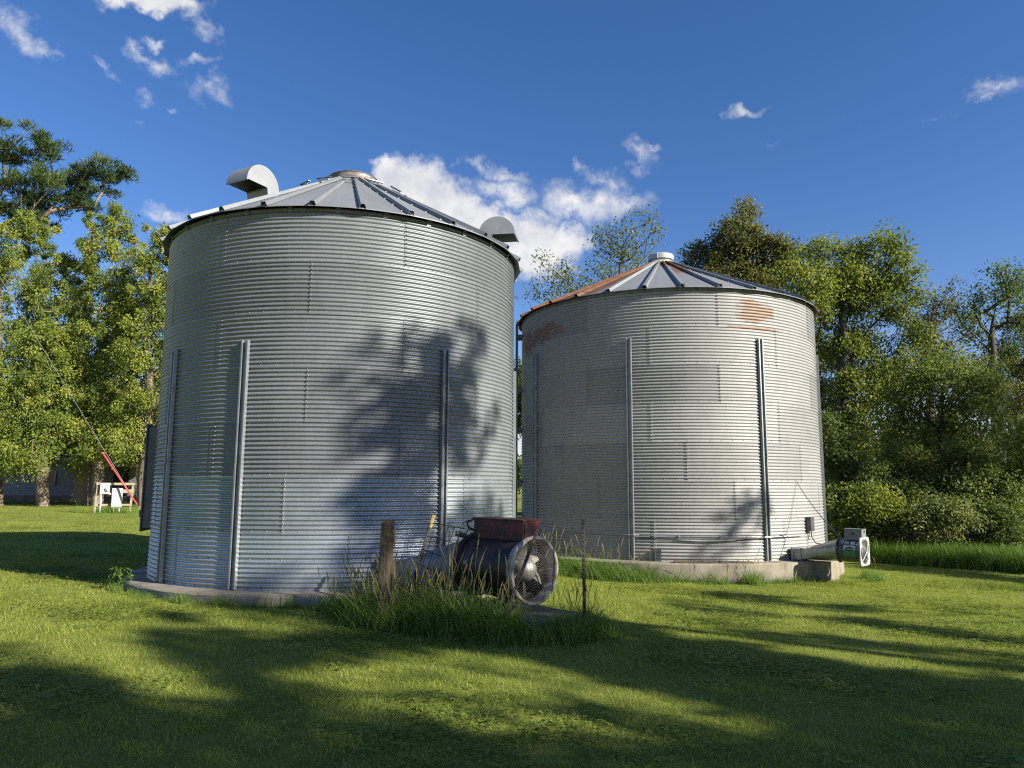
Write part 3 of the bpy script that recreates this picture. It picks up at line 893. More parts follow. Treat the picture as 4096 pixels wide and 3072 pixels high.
m = MB(); m.lathe([(0.0, -1.50), (0.05, -1.49), (0.075, -1.45), (0.075, -1.2), (0.0, -1.2)], 20, 'Y', (0, 0, AX)); m.build('motor', MT['grey_box'], fan2, smooth=rad(40))
m = MB(); m.bevbox((0, -1.36, AX + 0.335), (0.26, 0.36, 0.22), 0.006); m.box((0, -1.36, AX + 0.45), (0.28, 0.38, 0.012))
cb = m.build('control_box', MT['grey_box'], fan2)
m = MB(); m.box((0.0, -1.548, AX + 0.40), (0.03, 0.02, 0.03)); m.box((-0.14, -1.36, AX + 0.36), (0.02, 0.03, 0.05))
m.build('latch', MT['black'], cb)
# stickers: curved patches on the housing, seen from the lawn side
def patch(name, mat, y0, y1, a0, a1, r=0.2385, n=8):
    m = MB()
    vs = [Vector((-r * math.cos(a), y, AX + r * math.sin(a))) for y in (y0, y1) for a in np.linspace(a0, a1, n)]
    m.add(vs, [(k, n + k, n + k + 1, k + 1) for k in range(n - 1)])
    return m.build(name, mat, fan2, smooth=True)
MT['sticker_white'] = simple('sticker_white', (0.52, 0.55, 0.53), 0.4, 0, 0.05)
MT['sticker_green'] = simple('sticker_green', (0.02, 0.20, 0.07), 0.4, 0, 0.1)
MT['sticker_grey'] = simple('sticker_grey', (0.30, 0.33, 0.34), 0.4, 0, 0.1)
patch('label_white', MT['sticker_white'], -1.18, -1.42, 0.12, 0.52)
patch('label_green', MT['sticker_green'], -1.18, -1.42, -0.42, 0.12)
patch('notice', MT['sticker_grey'], -1.19, -1.28, 0.62, 1.02); patch('notice', MT['sticker_white'], -1.31, -1.40, 0.62, 0.98)
patch('notice', MT['sticker_grey'], -1.41, -1.49, 0.80, 0.92); patch('notice', MT['sticker_grey'], -1.41, -1.49, 0.62, 0.72); patch('notice', MT['sticker_grey'], -1.13, -1.165, 0.66, 0.98)
def on_housing(u, v, r): # u along the axis from the sticker's left, v up the arc
    return Vector((-r * math.cos(v), u, AX + r * math.sin(v)))
m = MB(); n = 28; oc = 0.20
vs = [on_housing(-1.30, oc, 0.2402)] + [on_housing(-1.30 + 0.095 * math.cos(2 * PI * k / n), oc + 0.19 * math.sin(2 * PI * k / n), 0.2402) for k in range(n)]
m.add(vs, [(0, 1 + (k + 1) % n, 1 + k) for k in range(n)]); m.build('logo_oval', MT['black'], fan2)
fc = bpy.data.curves.new('logo_text', 'FONT'); fc.body = 'SWAN'; fc.size = 1.0; fc.align_x = 'CENTER'; fc.align_y = 'CENTER'; fc.resolution_u = 2
fo = bpy.data.objects.new('logo_text', fc); COL.objects.link(fo)
dg = bpy.context.evaluated_depsgraph_get()
tm = bpy.data.meshes.new_from_object(fo.evaluated_get(dg)); bpy.data.objects.remove(fo)
xs = [v.co.x for v in tm.vertices]; ys = [v.co.y for v in tm.vertices]
xm, xw, ym, yh = (min(xs) + max(xs)) / 2, max(xs) - min(xs), (min(ys) + max(ys)) / 2, max(ys) - min(ys)
for v in tm.vertices:
    v.co = on_housing(-1.30 - (v.co.x - xm) / xw * 0.14, oc + (v.co.y - ym) / yh * 0.20, 0.2412)
tm.materials.clear(); tm.materials.append(MT['sticker_white'])
link(bpy.data.objects.new('logo_text', tm), fan2)

# wiring on the right bin
jb_phi = rad(42.8)
jb = thing('junction_box', 'dark electrical junction box on the right bin wall above the grey fan', 'electrical box', (RX, RY, 0), jb_phi)
m = MB(); m.bevbox((-0.01, -RR - 0.07, 0.72), (0.16, 0.11, 0.30), 0.006); m.build('enclosure', MT['steel_dark'], jb)
m = MB(); m.bevbox((0.11, -RR - 0.05, 0.76), (0.08, 0.07, 0.20), 0.005); m.build('cover', MT['pale_box'], jb)
m = MB()
m.tube([(-0.03, -RR - 0.06, 0.57), (-0.05, -RR - 0.05, 0.48), (-0.08, -RR - 0.05, 0.44), (-0.05, -RR - 0.05, 0.38)], 0.008, 6)
m.tube([(0.02, -RR - 0.07, 0.57), (0.0, -RR - 0.08, 0.45), (0.02, -RR - 0.16, 0.32), (0.05, -RR - 0.30, 0.30)], 0.012, 6)
m.build('cable', MT['black'], jb)
cd = thing('electrical_conduit', 'thin steel conduit running round the right bin low on its wall', 'conduit', (RX, RY, 0))
m = MB()
m.tube([ring_pt(RR + (0.085 if min(abs(a - b) for b in (-66, -23, 21.7)) < 2.5 else 0.03), rad(a), 0.50 - 0.02 * math.sin(rad(a * 2))) for a in np.arange(-82, 37, 1.5)], 0.011, 7)
m.build('pipe', MT['wire'], cd)
m = MB()
m.tube([ring_pt(RR + 0.018 + 0.02 * math.sin(rad((a + 20) * 4)) ** 2, rad(a), 0.46 - 0.06 * math.sin(rad((a + 21) * 180 / 43)) ** 2 * (1 if a < 22 else -0.3)) for a in np.arange(-21, 39, 2)], 0.009, 6)
m.build('loose_cable', MT['black'], cd)
for a in (-45, -8, 5, 28):
    m = MB(); c = ring_pt(RR + 0.03, rad(a), 0.50); m.box(c, (0.04, 0.03, 0.05)); m.build('pipe_clip', MT['steel'], cd)
# chain from the wall to the fan
A_, B_ = Vector((6.12, 15.97, 1.63)), Vector((6.60, 14.95, 0.50))
m = MB(); nl = 34
for i in range(nl):
    u = (i + 0.5) / nl
    p = A_.lerp(B_, u) + Vector((0, 0, -0.10 * 4 * u * (1 - u)))
    d = (B_ - A_).normalized(); s = Vector((d.y, -d.x, 0)).normalized(); w = d.cross(s)
    side = s if i % 2 else w
    m.tube([p + d * 0.030 * math.cos(a) + side * 0.011 * math.sin(a) for a in np.linspace(0, 2 * PI, 9)[:-1]], 0.0045, 4, closed=True)
ch = m.build('chain', MT['steel_dark']); tag(ch, 'steel chain hanging from the right bin wall down to the grey fan', 'chain')

# ------------------------------------------------------------------ old fan of the left bin
TH = rad(43.7)
fan1 = thing('aeration_fan', 'big old black fan with a red box and white bell mouth by the left bin', 'fan', (0.28, 9.2, 0.0), TH)
ZC = 0.49
m = MB(); m.lathe([(0.360, 0.11), (0.364, 0.0), (0.372, -0.028), (0.386, -0.038), (0.402, -0.034), (0.414, -0.018), (0.417, 0.0), (0.398, 0.02), (0.374, 0.06), (0.370, 0.11)], 64, 'Y', (0, 0, ZC))
m.build('bell_mouth', MT['bell'], fan1, smooth=rad(50))
m = MB(); m.lathe([(0.352, 0.11), (0.368, 0.11), (0.372, 0.12), (0.372, 0.55), (0.380, 0.555), (0.380, 0.575), (0.372, 0.58), (0.372, 1.0), (0.41, 1.005), (0.41, 1.035), (0.37, 1.04), (0.352, 1.0), (0.352, 0.11)], 56, 'Y', (0, 0, ZC))
m.build('fan_housing', MT['fan_body'], fan1, smooth=rad(35))
m = MB(); m.lathe([(0.375, 1.042), (0.414, 1.042), (0.414, 1.058), (0.375, 1.058)], 48, 'Y', (0, 0, ZC)); m.build('rear_flange', MT['red_box'], fan1, smooth=rad(35))
m = MB(); m.lathe([(0.0, 0.02), (0.05, 0.025), (0.10, 0.05), (0.135, 0.10), (0.15, 0.16), (0.15, 0.34), (0.0, 0.34)], 32, 'Y', (0, 0, ZC)); m.build('hub', MT['hub'], fan1, smooth=rad(40))
blades(fan1, 6, 0.14, 0.345, 0.13, 0.17, 0.20, ZC, 0.75, MT['hub'], 0.008)
m = MB(); m.lathe([(0.0, 0.40), (0.16, 0.40), (0.16, 0.9), (0.0, 0.9)], 24, 'Y', (0, 0, ZC)); m.build('motor', MT['black'], fan1, smooth=rad(35))
m = MB(); m.lathe([(0.352, 0.96), (0.0, 0.97)], 32, 'Y', (0, 0, ZC)); m.build('inner_baffle', MT['black'], fan1)
m = MB()
for i in range(20):
    r = 0.035 + i * 0.0185
    y = -0.035 - 0.028 * (1 - (r / 0.39) ** 2)
    m.tube([(r * math.cos(2 * PI * k / 40), y, ZC + r * math.sin(2 * PI * k / 40)) for k in range(40)], 0.0015, 3, closed=True)
for k in range(4):
    a = 2 * PI * k / 4 + 0.05
    m.tube([(r * math.cos(a), -0.037 - 0.03 * (1 - (r / 0.39) ** 2), ZC + r * math.sin(a)) for r in (0.0, 0.1, 0.2, 0.3, 0.40)], 0.0028, 4)
for k in range(4):
    a = 2 * PI * k / 4 + 0.05 + PI / 4
    m.tube([(r * math.cos(a), -0.037 - 0.03 * (1 - (r / 0.39) ** 2), ZC + r * math.sin(a)) for r in (0.2, 0.3, 0.40)], 0.0022, 4)
g = m.build('wire_guard', MT['guard'], fan1)
m = MB(); m.bevbox((0.02, 0.52, ZC + 0.47), (0.30, 0.92, 0.25), 0.008); m.box((0.02, 0.52, ZC + 0.60), (0.33, 0.95, 0.014))
rb = m.build('control_box', MT['red_box'], fan1)
m = MB(); m.box((0.02, 0.052, ZC + 0.47), (0.26, 0.008, 0.20)); ed = m.build('end_plate', MT['red_box'], rb)
m = MB(); m.tube([(-0.06, 1.0, ZC + 0.42), (-0.10, 1.12, ZC + 0.47), (-0.08, 1.18, ZC + 0.54), (0.0, 1.10, ZC + 0.58), (0.05, 0.99, ZC + 0.52)], 0.016, 8)
m.build('cable_loop', MT['black'], fan1)
m = MB(); m.tube([(-0.16, 1.10, ZC + 0.36), (-0.28, 1.16, ZC + 0.40)], 0.035, 8); m.build('gas_valve', MT['steel_dark'], fan1)
m = MB()
for k in range(5): m.box((-0.375 * math.cos(0.5 + 0.0 * k), 0.36 + 0.0 * k, ZC + 0.0), (0.03, 0.09, 0.02))
m.build('housing_handle', MT['fan_body'], fan1)
m = MB(); m.bevbox((-0.37, 0.86, ZC + 0.06), (0.03, 0.05, 0.05), 0.004); m.build('light_cover', MT['white_metal'], fan1)
# transition from the round fan to the low opening in the bin wall
m = MB(); n = 40; circ, rect = [], []
wl = Matrix.Rotation(-TH, 3, 'Z') @ (Vector((-1.60, 11.26, 0)) - Vector((0.28, 9.2, 0)))
sw = rad(29.5) - TH
for k in range(n):
    a = 2 * PI * (k + 0.5) / n; c, s = math.cos(a), math.sin(a)
    q = max(abs(c) / 0.42, abs(s) / 0.19)
    circ.append(Vector((0.375 * c, 1.05, ZC + 0.375 * s)))
    rx, rz = c / q, s / q
    rect.append(Vector((wl.x + rx * math.cos(sw), wl.y - 0.09 + rx * math.sin(sw), 0.21 + rz)))
vs = []
for j in range(7): vs += [circ[k].lerp(rect[k], j / 6) for k in range(n)]
m.add(vs, [(j * n + k, j * n + (k + 1) % n, (j + 1) * n + (k + 1) % n, (j + 1) * n + k) for j in range(6) for k in range(n)])
m.build('transition_duct', MT['duct_blue'], fan1, smooth=rad(40))
m = MB(); m.box((wl.x, wl.y - 0.04, 0.21), (0.92, 0.12, 0.42), Matrix.Rotation(sw, 3, 'Z')); m.build('wall_flange', MT['duct_blue'], fan1)
for yy in (0.25, 0.85):
    m = MB()
    for s in (-1, 1): m.box((s * 0.25, yy, 0.10), (0.05, 0.05, 0.22))
    m.box((0, yy, 0.16), (0.5, 0.05, 0.05)); m.box((0, yy, 0.012), (0.62, 0.10, 0.024))
    m.build('support_leg', MT['steel_dark'], fan1)
pad = thing('concrete_pad', 'rough concrete block under the mouth of the old black fan', 'concrete block', (0.28, 9.2, 0.0), TH)
m = MB(); m.bevbox((-0.02, 0.36, -0.26), (0.88, 1.56, 0.52), 0.025); m.build('block', MT['concrete_dark'], pad)

# ------------------------------------------------------------------ posts and wire by the old fan
def wood_post():
    m = MB(); n = 14; rs = np.random.default_rng(3)
    rr = [0.084 + rs.normal(0, 0.004) for _ in range(n)]
    vs = []
    for (z, k, dx) in ((-0.45, 1.10, -0.03), (0.0, 1.08, 0.0), (0.45, 1.02, 0.006), (0.9, 0.97, 0.02), (1.23, 0.93, 0.028), (1.25, 0.86, 0.028)):
        for q in range(n):
            a = 2 * PI * q / n
            vs.append(Vector((rr[q] * k * math.cos(a) + dx, rr[q] * k * math.sin(a), z + (0.012 * math.cos(a) if z > 1 else 0))))
    fs = [(i * n + q, i * n + (q + 1) % n, (i + 1) * n + (q + 1) % n, (i + 1) * n + q) for i in range(5) for q in range(n)] + [tuple(5 * n + q for q in range(n))]
    m.add(vs, fs)
    return m
wp = thing('wooden_post', 'old round wooden fence post with yellow lichen left of the old fan', 'fence post', (-1.525, 9.07, gz(-1.525, 9.07)))
wood_post().build('post', MT['post'], wp, smooth=rad(50))
m = MB(); m.tube([(0.085, -0.05, 1.14), (0.10, -0.06, 1.15), (0.10, -0.03, 1.15), (0.085, -0.02, 1.14)], 0.004, 5); m.build('staple', MT['dark_wire'], wp)

def t_post(label, base, top, tip=None, studs=True):
    base, top = Vector(base), Vector(top)
    L_ = (top - base).length
    o = thing('steel_fence_post', label, 'fence post', base, 0, 'steel fence posts around the old fan')
    o.rotation_mode = 'QUATERNION'
    o.rotation_quaternion = Vector((0, 0, 1)).rotation_difference((top - base).normalized()) @ Quaternion((0, 0, 1), 0.5)
    def seg(a, b):
        m = MB()
        m.box((0, 0, (a + b) / 2), (0.042, 0.006, b - a)); m.box((0, 0.018, (a + b) / 2), (0.006, 0.032, b - a - 0.002))
        if studs:
            z = a + 0.03
            while z < b: m.box((0, -0.006, z), (0.012, 0.010, 0.018)); z += 0.055
        return m
    seg(-0.3, L_ if tip is None else L_ - tip).build('shaft', MT['dark_wire'], o)
    if tip: seg(L_ - tip, L_).build('painted_tip', MT['yellow_paint'], o)
    return o
t_post('leaning steel post with a yellow tip behind the wooden post', (-1.36, 9.45, gz(-1.36, 9.45)), (-1.02, 9.9, 1.12), 0.17)
t_post('dark steel post leaning across the white mouth of the old fan', (-0.16, 8.52, gz(-0.16, 8.52)), (0.32, 8.95, 1.0))
t_post('upright dark steel post standing right of the old fan', (0.885, 9.12, gz(0.885, 9.12)), (0.885, 9.2, 1.11))

# bent piece of wire fence hanging between the post and the fan
def wire_panel():
    A, B, C, D_ = Vector((-1.06, 9.84, 1.02)), Vector((-0.27, 9.02, 0.98)), Vector((-1.26, 9.62, 0.30)), Vector((-0.60, 8.98, 0.22))
    def P(u, v):
        p = A.lerp(B, u).lerp(C.lerp(D_, u), v)
        return p + Vector((0, -0.05 * math.sin(PI * u), -0.02 * math.sin(PI * u) + 0.015 * math.sin(5 * u + 3 * v)))
    m = MB()
    for j in range(5): m.tube([P(u, j / 4 * 0.95) for u in np.linspace(0, 1, 10)], 0.0045, 5)
    for i in range(10): m.tube([P(i / 9, v) for v in np.linspace(0, 0.97, 6)], 0.0042, 5)
    return m
wf = wire_panel().build('wire_fence_panel', MT['dark_wire']); tag(wf, 'bent piece of rusty wire fence between leaning post and old fan', 'wire fence')

# ------------------------------------------------------------------ meter rack, guy wire, house
rx_, ry_ = -19.4, 36.4
rz_ = gz(rx_, ry_)
rack = thing('meter_rack', 'wooden meter rack with two pale electrical boxes by the left trees', 'electrical rack', (rx_, ry_, rz_), rad(24))
rack.scale = (0.80, 0.80, 0.88)
for i, x in enumerate((-0.98, 0.92)):
    m = MB(); m.bevbox((x, 0, 0.70), (0.12, 0.12, 1.9), 0.01); o = m.build('post', MT['pale_wood'], rack); o.rotation_euler = (0, 0.05, 0)
for z, a, b, h in ((1.60, -1.0, 1.12, 0.13), (1.20, 0.25, 1.05, 0.20), (0.45, -1.0, -0.30, 0.11), (0.45, -0.25, 1.0, 0.11)):
    m = MB(); m.bevbox(((a + b) / 2, -0.085, z), (b - a, 0.05, h), 0.008); m.build('rail', MT['pale_wood'], rack)
mb = None
m = MB(); m.bevbox((-0.50, -0.20, 1.34), (0.52, 0.18, 0.58), 0.012); mb = m.build('meter_box', MT['pale_box'], rack)
m = MB(); m.lathe([(0.135, -0.28), (0.135, -0.33), (0.115, -0.38), (0.07, -0.41), (0.0, -0.415)], 24, 'Y', (-0.36, 0, 1.32)); m.build('meter_dial', MT['pale_box'], mb, smooth=rad(40))
m = MB(); m.bevbox((-0.17, -0.20, 1.06), (0.16, 0.10, 0.10), 0.01); m.build('fitting', MT['pale_box'], mb)
m = MB(); m.bevbox((0.18, -0.21, 0.84), (0.58, 0.20, 1.06), 0.012); m.box((0.18, -0.32, 0.84), (0.54, 0.012, 1.0)); m.build('panel_box', MT['pale_box'], rack)
for x, z1 in ((-0.68, 1.05), (0.04, 0.32), (0.34, 0.32)):
    m = MB(); m.tube([(x, -0.20, -0.1), (x, -0.20, z1)], 0.05, 12); m.build('conduit', MT['pvc'], rack, smooth=rad(50))

def gpt(x, y, dz=0.0): return Vector((x, y, gz(x, y) + dz))
an = gpt(-17.75, 36.0)
ptop = Vector((-28.6, 36.3, 15.6))
up_ = thing('utility_pole', 'brown wooden utility pole that holds the guy wire on the far left', 'utility pole', (-28.6, 36.3, gz(-28.6, 36.3)))
m = MB(); m.tube([(0, 0, -0.5), (0, 0, 16.2)], [0.18, 0.12], 14); m.build('pole', MT['bark_dark'], up_, smooth=rad(50))
m = MB(); m.box((0, 0, 15.3), (0.1, 2.4, 0.12)); m.build('crossarm', MT['pale_wood'], up_)
m = MB(); m.tube([an, ptop], 0.010, 6); gw = m.build('guy_wire', MT['wire']); tag(gw, 'taut grey guy wire slanting up to the left in front of the trees', 'wire')
d_ = (ptop - an).normalized()
m = MB(); m.tube([an + d_ * 0.55 + Vector((0.02, -0.03, 0)), an + d_ * 3.6 + Vector((-0.12, -0.03, -0.03))], 0.036, 10)
gg = m.build('guy_guard', MT['red_plastic'], smooth=rad(50)); tag(gg, 'red plastic guard sleeve on the guy wire behind the meter rack', 'wire guard')

# farmhouse behind the cedars
HX, HY = -30.0, 53.0
hz = gz(HX, HY)
MT['siding'] = simple('grey_white_siding', (0.20, 0.21, 0.215), 0.6, 0, 0.06, 3)
MT['roof_metal'] = simple('pale_metal_roof', (0.30, 0.305, 0.31), 0.45, 0.2, 0.12, 2)
MT['trim'] = simple('white_trim', (0.32, 0.32, 0.30), 0.5, 0, 0.05)
MT['glass'] = simple('dark_window_glass', (0.015, 0.018, 0.022), 0.08, 0, 0.1)
house = thing('farmhouse', 'grey sided farmhouse with a pale roof in the shade behind the left trees', 'house', (HX, HY, hz))
def lap_wall(name, x0, x1, y, z0, z1, parent, step=0.125, side=None):
    """lapped boards, each course tipped out at its lower edge"""
    m = MB(); z = z0
    while z < z1 - 1e-3:
        t = min(z + step, z1)
        if side is None:
            m.add([(x0, y - 0.022, z), (x1, y - 0.022, z), (x1, y - 0.004, t), (x0, y - 0.004, t), (x0, y, z), (x1, y, z)], [(0, 1, 2, 3), (4, 5, 1, 0)])
        else:
            m.add([(y + 0.022 * side, x0, z), (y + 0.022 * side, x1, z), (y + 0.004 * side, x1, t), (y + 0.004 * side, x0, t)], [(0, 1, 2, 3)])
        z = t
    o = m.build(name, MT['siding'], parent); o['kind'] = 'stuff'; return o
wm = MB(); wm.box((-4.5, 4.0, 2.9), (17.0, 7.9, 5.8)); wm.box((7.3, 6.5, 3.2), (6.4, 7.0, 6.4)); wm.build('wall', MT['siding'], house)
lap_wall('siding', -13.0, 1.6, 0.03, 0.45, 5.8, house); lap_wall('siding', 4.1, 10.5, 2.98, 0.45, 6.4, house); lap_wall('siding', 2.98, 10.0, 10.5, 0.45, 6.4, house, side=1)
m = MB(); m.box((-4.5, 4.0, 0.2), (17.1, 8.1, 0.5)); m.box((7.3, 6.5, 0.2), (6.5, 7.1, 0.5)); m.build('foundation', MT['concrete_dark'], house)
def gable(x0, x1, y0, y1, z0, zr, name='roof'):
    m = MB(); e = 0.45
    ym = (y0 + y1) / 2
    A = [(x0 - e, y0 - e, z0 - 0.2), (x1 + e, y0 - e, z0 - 0.2), (x1 + e, ym, zr), (x0 - e, ym, zr), (x1 + e, y1 + e, z0 - 0.2), (x0 - e, y1 + e, z0 - 0.2)]
    B = [(x, y, z + 0.12) for x, y, z in A]
    m.add(A + B, [(0, 3, 2, 1), (3, 5, 4, 2), (6, 7, 8, 9), (9, 8, 10, 11), (0, 1, 7, 6), (5, 11, 10, 4), (1, 2, 8, 7), (2, 4, 10, 8), (0, 6, 9, 3), (3, 9, 11, 5)])
    m.add([(x0, y0, z0), (x0, y1, z0), (x0, ym, zr), (x1, y0, z0), (x1, y1, z0), (x1, ym, zr)], [(0, 2, 1), (3, 4, 5)])
    return m.build(name, MT['roof_metal'], house)
gable(-13, 4, 0, 8, 5.8, 8.6); gable(4.1, 10.5, 3, 10, 6.4, 9.0)
def window(x, y, z, w, h):
    m = MB()
    for s in (-1, 1): m.box((x + s * (w / 2 + 0.05), y - 0.05, z), (0.1, 0.06, h + 0.2))
    m.box((x, y - 0.05, z + h / 2 + 0.05), (w, 0.06, 0.1)); fr = m.build('window', MT['trim'], house)
    m = MB(); m.box((x, y - 0.03, z), (w, 0.02, h)); m.build('pane', MT['glass'], fr)
    m = MB(); m.box((x, y - 0.08, z - h / 2 - 0.05), (w + 0.3, 0.14, 0.08)); m.build('sill', MT['trim'], fr)
window(-3.1, 0.0, 1.72, 1.05, 0.85); window(-7.8, 0.0, 1.75, 0.9, 1.0); window(-4, 0.0, 4.5, 0.9, 1.3); window(-9, 0, 4.5, 0.9, 1.3); window(6.6, 2.97, 1.8, 1.0, 1.3); window(8.9, 2.97, 4.6, 0.9, 1.3)
m = MB(); m.box((2.0, -0.9, 2.62), (4.8, 2.1, 0.28)); m.box((2.0, -0.9, 2.80), (5.1, 2.4, 0.08)); m.build('porch_roof', MT['trim'], house)
for x in (0.0, 1.45, 4.2):
    m = MB(); m.box((x, -1.8, 1.3), (0.13, 0.13, 2.4)); m.build('porch_post', MT['trim'], house)
m = MB(); m.box((2.9, -0.9, 0.2), (2.8, 2.0, 0.4)); m.build('porch_floor', MT['concrete_dark'], house)
m = MB(); m.box((2.2, -0.02, 1.4), (1.0, 0.06, 2.05)); m.box((2.2, -0.055, 1.8), (0.6, 0.02, 0.7)); m.build('door', MT['black'], house)
m = MB(); m.box((4.05, 2.9, 3.4), (0.16, 0.16, 6.0)); m.box((10.5, 2.95, 3.4), (0.16, 0.16, 6.0)); m.box((-13, -0.02, 3.1), (0.16, 0.16, 5.4)); m.build('corner_trim', MT['trim'], house)

# ------------------------------------------------------------------ trees
def unit(a): return a / (np.linalg.norm(a, axis=-1, keepdims=True) + 1e-9)

def leaf_quads(pos, axis, side, length, width, fold=0.18):
    """one folded diamond per leaf -> vertices and quads"""
    n = len(pos)
    nor = np.cross(axis, side)
    L_ = length[:, None]; W_ = width[:, None]
    a = pos; c = pos + axis * L_
    mid = pos + axis * L_ * 0.45 + nor * L_ * fold
    b = mid + side * W_ / 2 - nor * L_ * fold * 1.4; d = mid - side * W_ / 2 - nor * L_ * fold * 1.4
    v = np.stack([a, b, c, d], 1).reshape(-1, 3)
    q = np.arange(n * 4).reshape(n, 4)
    return v, q

def skeleton(base, top, trunk_r, clusters, rs, wander=0.15, rise=0.35, lean_pts=None):
    """limbs from the trunk to every foliage cluster; returns tapered edges (p0, p1, r0, r1)"""
    base, top = np.array(base, float), np.array(top, float)
    H = np.linalg.norm(top - base); k = max(4, int(H / 0.7))
    nodes, par = [base - np.array([0, 0, 0.4])], [-1]
    off = np.zeros(3)
    for i in range(k + 1):
        u = i / k
        off = off + np.append(rs.normal(0, wander * 0.35, 2), 0) * (1 if i else 0)
        nodes.append(base + (top - base) * u + off * math.sin(PI * u) ** 0.5); par.append(len(nodes) - 2)
    axis_n = len(nodes)
    cl = np.array(clusters)
    tr = np.array(nodes)
    dtr = np.array([np.min(np.linalg.norm((tr - c) * [1, 1, 0.6], axis=1)) for c in cl])
    minz = base[2] + 0.22 * H
    for ci in np.argsort(dtr):
        c = cl[ci]
        nd = np.array(nodes)
        dv = c - nd
        hd = np.linalg.norm(dv[:, :2], axis=1)
        cost = np.linalg.norm(dv, axis=1) + 2.2 * np.maximum(0, rise * hd - dv[:, 2]) + 50 * (nd[:, 2] < min(minz, c[2] - 0.1))
        j = int(np.argmin(cost)); p0 = nd[j]
        L_ = np.linalg.norm(c - p0); s = max(1, int(L_ / 0.6))
        sag = np.append(rs.normal(0, 0.05 * L_, 2), 0.06 * L_ * rs.uniform(-0.3, 1))
        prev = j
        for t in range(1, s + 1):
            u = t / s
            nodes.append(p0 + (c - p0) * u + sag * math.sin(PI * u)); par.append(prev); prev = len(nodes) - 1
    n = len(nodes); rad_ = np.zeros(n)
    kids = np.zeros(n)
    for i in range(n - 1, 0, -1):
        if rad_[i] == 0: rad_[i] = 0.011
        rad_[par[i]] = (rad_[par[i]] ** 2.3 + rad_[i] ** 2.3) ** (1 / 2.3)
    sc = trunk_r / max(rad_[1], 1e-4)
    rad_ = np.maximum(rad_ * (0.35 + 0.65 * np.clip(rad_ / rad_[1], 0, 1)) * sc, 0.008)
    nodes = np.array(nodes)
    return nodes, par, rad_, axis_n

def limb_mesh(nodes, par, rad_, flare=1.5, n=6, lim=None):
    V, F = [], []
    for i in range(1, len(nodes)):
        p0, p1 = nodes[par[i]], nodes[i]
        r0 = min(rad_[par[i]], rad_[i] * 1.5) if par[i] > 0 else rad_[i] * flare
        r1 = rad_[i]
        if lim and r1 < lim: continue
        d = p1 - p0; L_ = np.linalg.norm(d)
        if L_ < 1e-4: continue
        d = d / L_
        a = np.array([1.0, 0, 0]) if abs(d[0]) < 0.8 else np.array([0, 1.0, 0])
        u = np.cross(d, a); u /= np.linalg.norm(u); w = np.cross(d, u)
        nn = n if r1 > 0.04 else 4
        b = len(V)
        for p, r in ((p0, r0), (p1 + d * r1 * 0.3, r1)):
            for k in range(nn):
                an_ = 2 * PI * k / nn
                V.append(p + (u * math.cos(an_) + w * math.sin(an_)) * r)
        for k in range(nn): F.append((b + k, b + (k + 1) % nn, b + nn + (k + 1) % nn, b + nn + k))
    return mesh_np('limbs', np.array(V), np.array(F), None, smooth=True)

def scatter_leaves(clusters, radii, per, rs, size, mode='leaf', flat=0.8, tint_base=None, out_from=None):
    """leaf positions and frames round the cluster centres"""
    C_ = np.repeat(np.array(clusters), per, axis=0); Rr = np.repeat(np.array(radii), per)
    n = len(C_)
    g = rs.normal(0, 1, (n, 3)); g = unit(g) * (rs.uniform(0, 1, (n, 1)) ** 0.45)
    pos = C_ + g * Rr[:, None] * np.array([1, 1, flat])
    if mode == 'cedar':     # flat sprays that hang out and down
        out = unit(g + rs.normal(0, 0.35, (n, 3))) * np.array([1, 1, 0.3])
        ax = unit(out + np.array([0, 0, -0.75]) + rs.normal(0, 0.3, (n, 3)))
        L_ = size * rs.uniform(0.45, 1.0, n) * rs.choice([1.0, 1.25, 1.9], n, p=[0.60, 0.33, 0.07]); W_ = L_ * rs.uniform(0.26, 0.6, n)
    elif mode == 'pine':
        ax = unit(g * 0.6 + np.array([0.0, 0, 0.75]) + rs.normal(0, 0.55, (n, 3)))
        L_ = size * rs.uniform(0.7, 1.3, n); W_ = L_ * rs.uniform(0.12, 0.2, n)
    else:
        ax = unit(g * 0.5 + np.array([0, 0, -0.15]) + rs.normal(0, 0.8, (n, 3)))
        L_ = size * rs.uniform(0.6, 1.3, n); W_ = L_ * rs.uniform(0.4, 0.62, n)
    nd = unit(np.array([0.45, -0.26, 0.62]) * (0.9 if mode == 'leaf' else 0.6) + g * 0.5 + rs.normal(0, 0.45, (n, 3)))   # blades turn their faces to the light
    sd = unit(np.cross(nd, ax))
    v, q = leaf_quads(pos, ax, sd, L_, W_)
    tb = np.repeat(np.array(tint_base), per) if tint_base is not None else 0.45
    t = np.clip(tb + rs.normal(0, 0.11 if mode == 'cedar' else 0.15, n), 0, 1)
    return v, q, np.repeat(t, 4)

def make_tree(name, label, base, top, trunk_r, clusters, radii, per, size, leafm, barkm, seed, mode='leaf', flat=0.8, group=None, cat='tree', tint_var=0.16, rise=0.35, lim=None, flare=1.5, wander=0.15):
    rs = np.random.default_rng(seed)
    b = np.array(base, float)
    root = thing(name, label, cat, tuple(b), 0, group)
    cl = np.array(clusters) - b; tp = np.array(top, float) - b
    nodes, par, rr, an_ = skeleton((0, 0, 0), tp, trunk_r, cl, rs, rise=rise, wander=wander)
    me = limb_mesh(nodes, par, rr, flare=flare, lim=lim); me.name = 'trunk'; me.materials.append(barkm)
    link(bpy.data.objects.new('trunk', me), root)
    tb = np.clip(0.45 + rs.normal(0, tint_var, len(cl)), 0.05, 0.95)
    v, q, t = scatter_leaves(cl, radii, per, rs, size, mode, flat, tb)
    link(bpy.data.objects.new('crown', mesh_np('crown', v, q, leafm, t)), root)
    return root

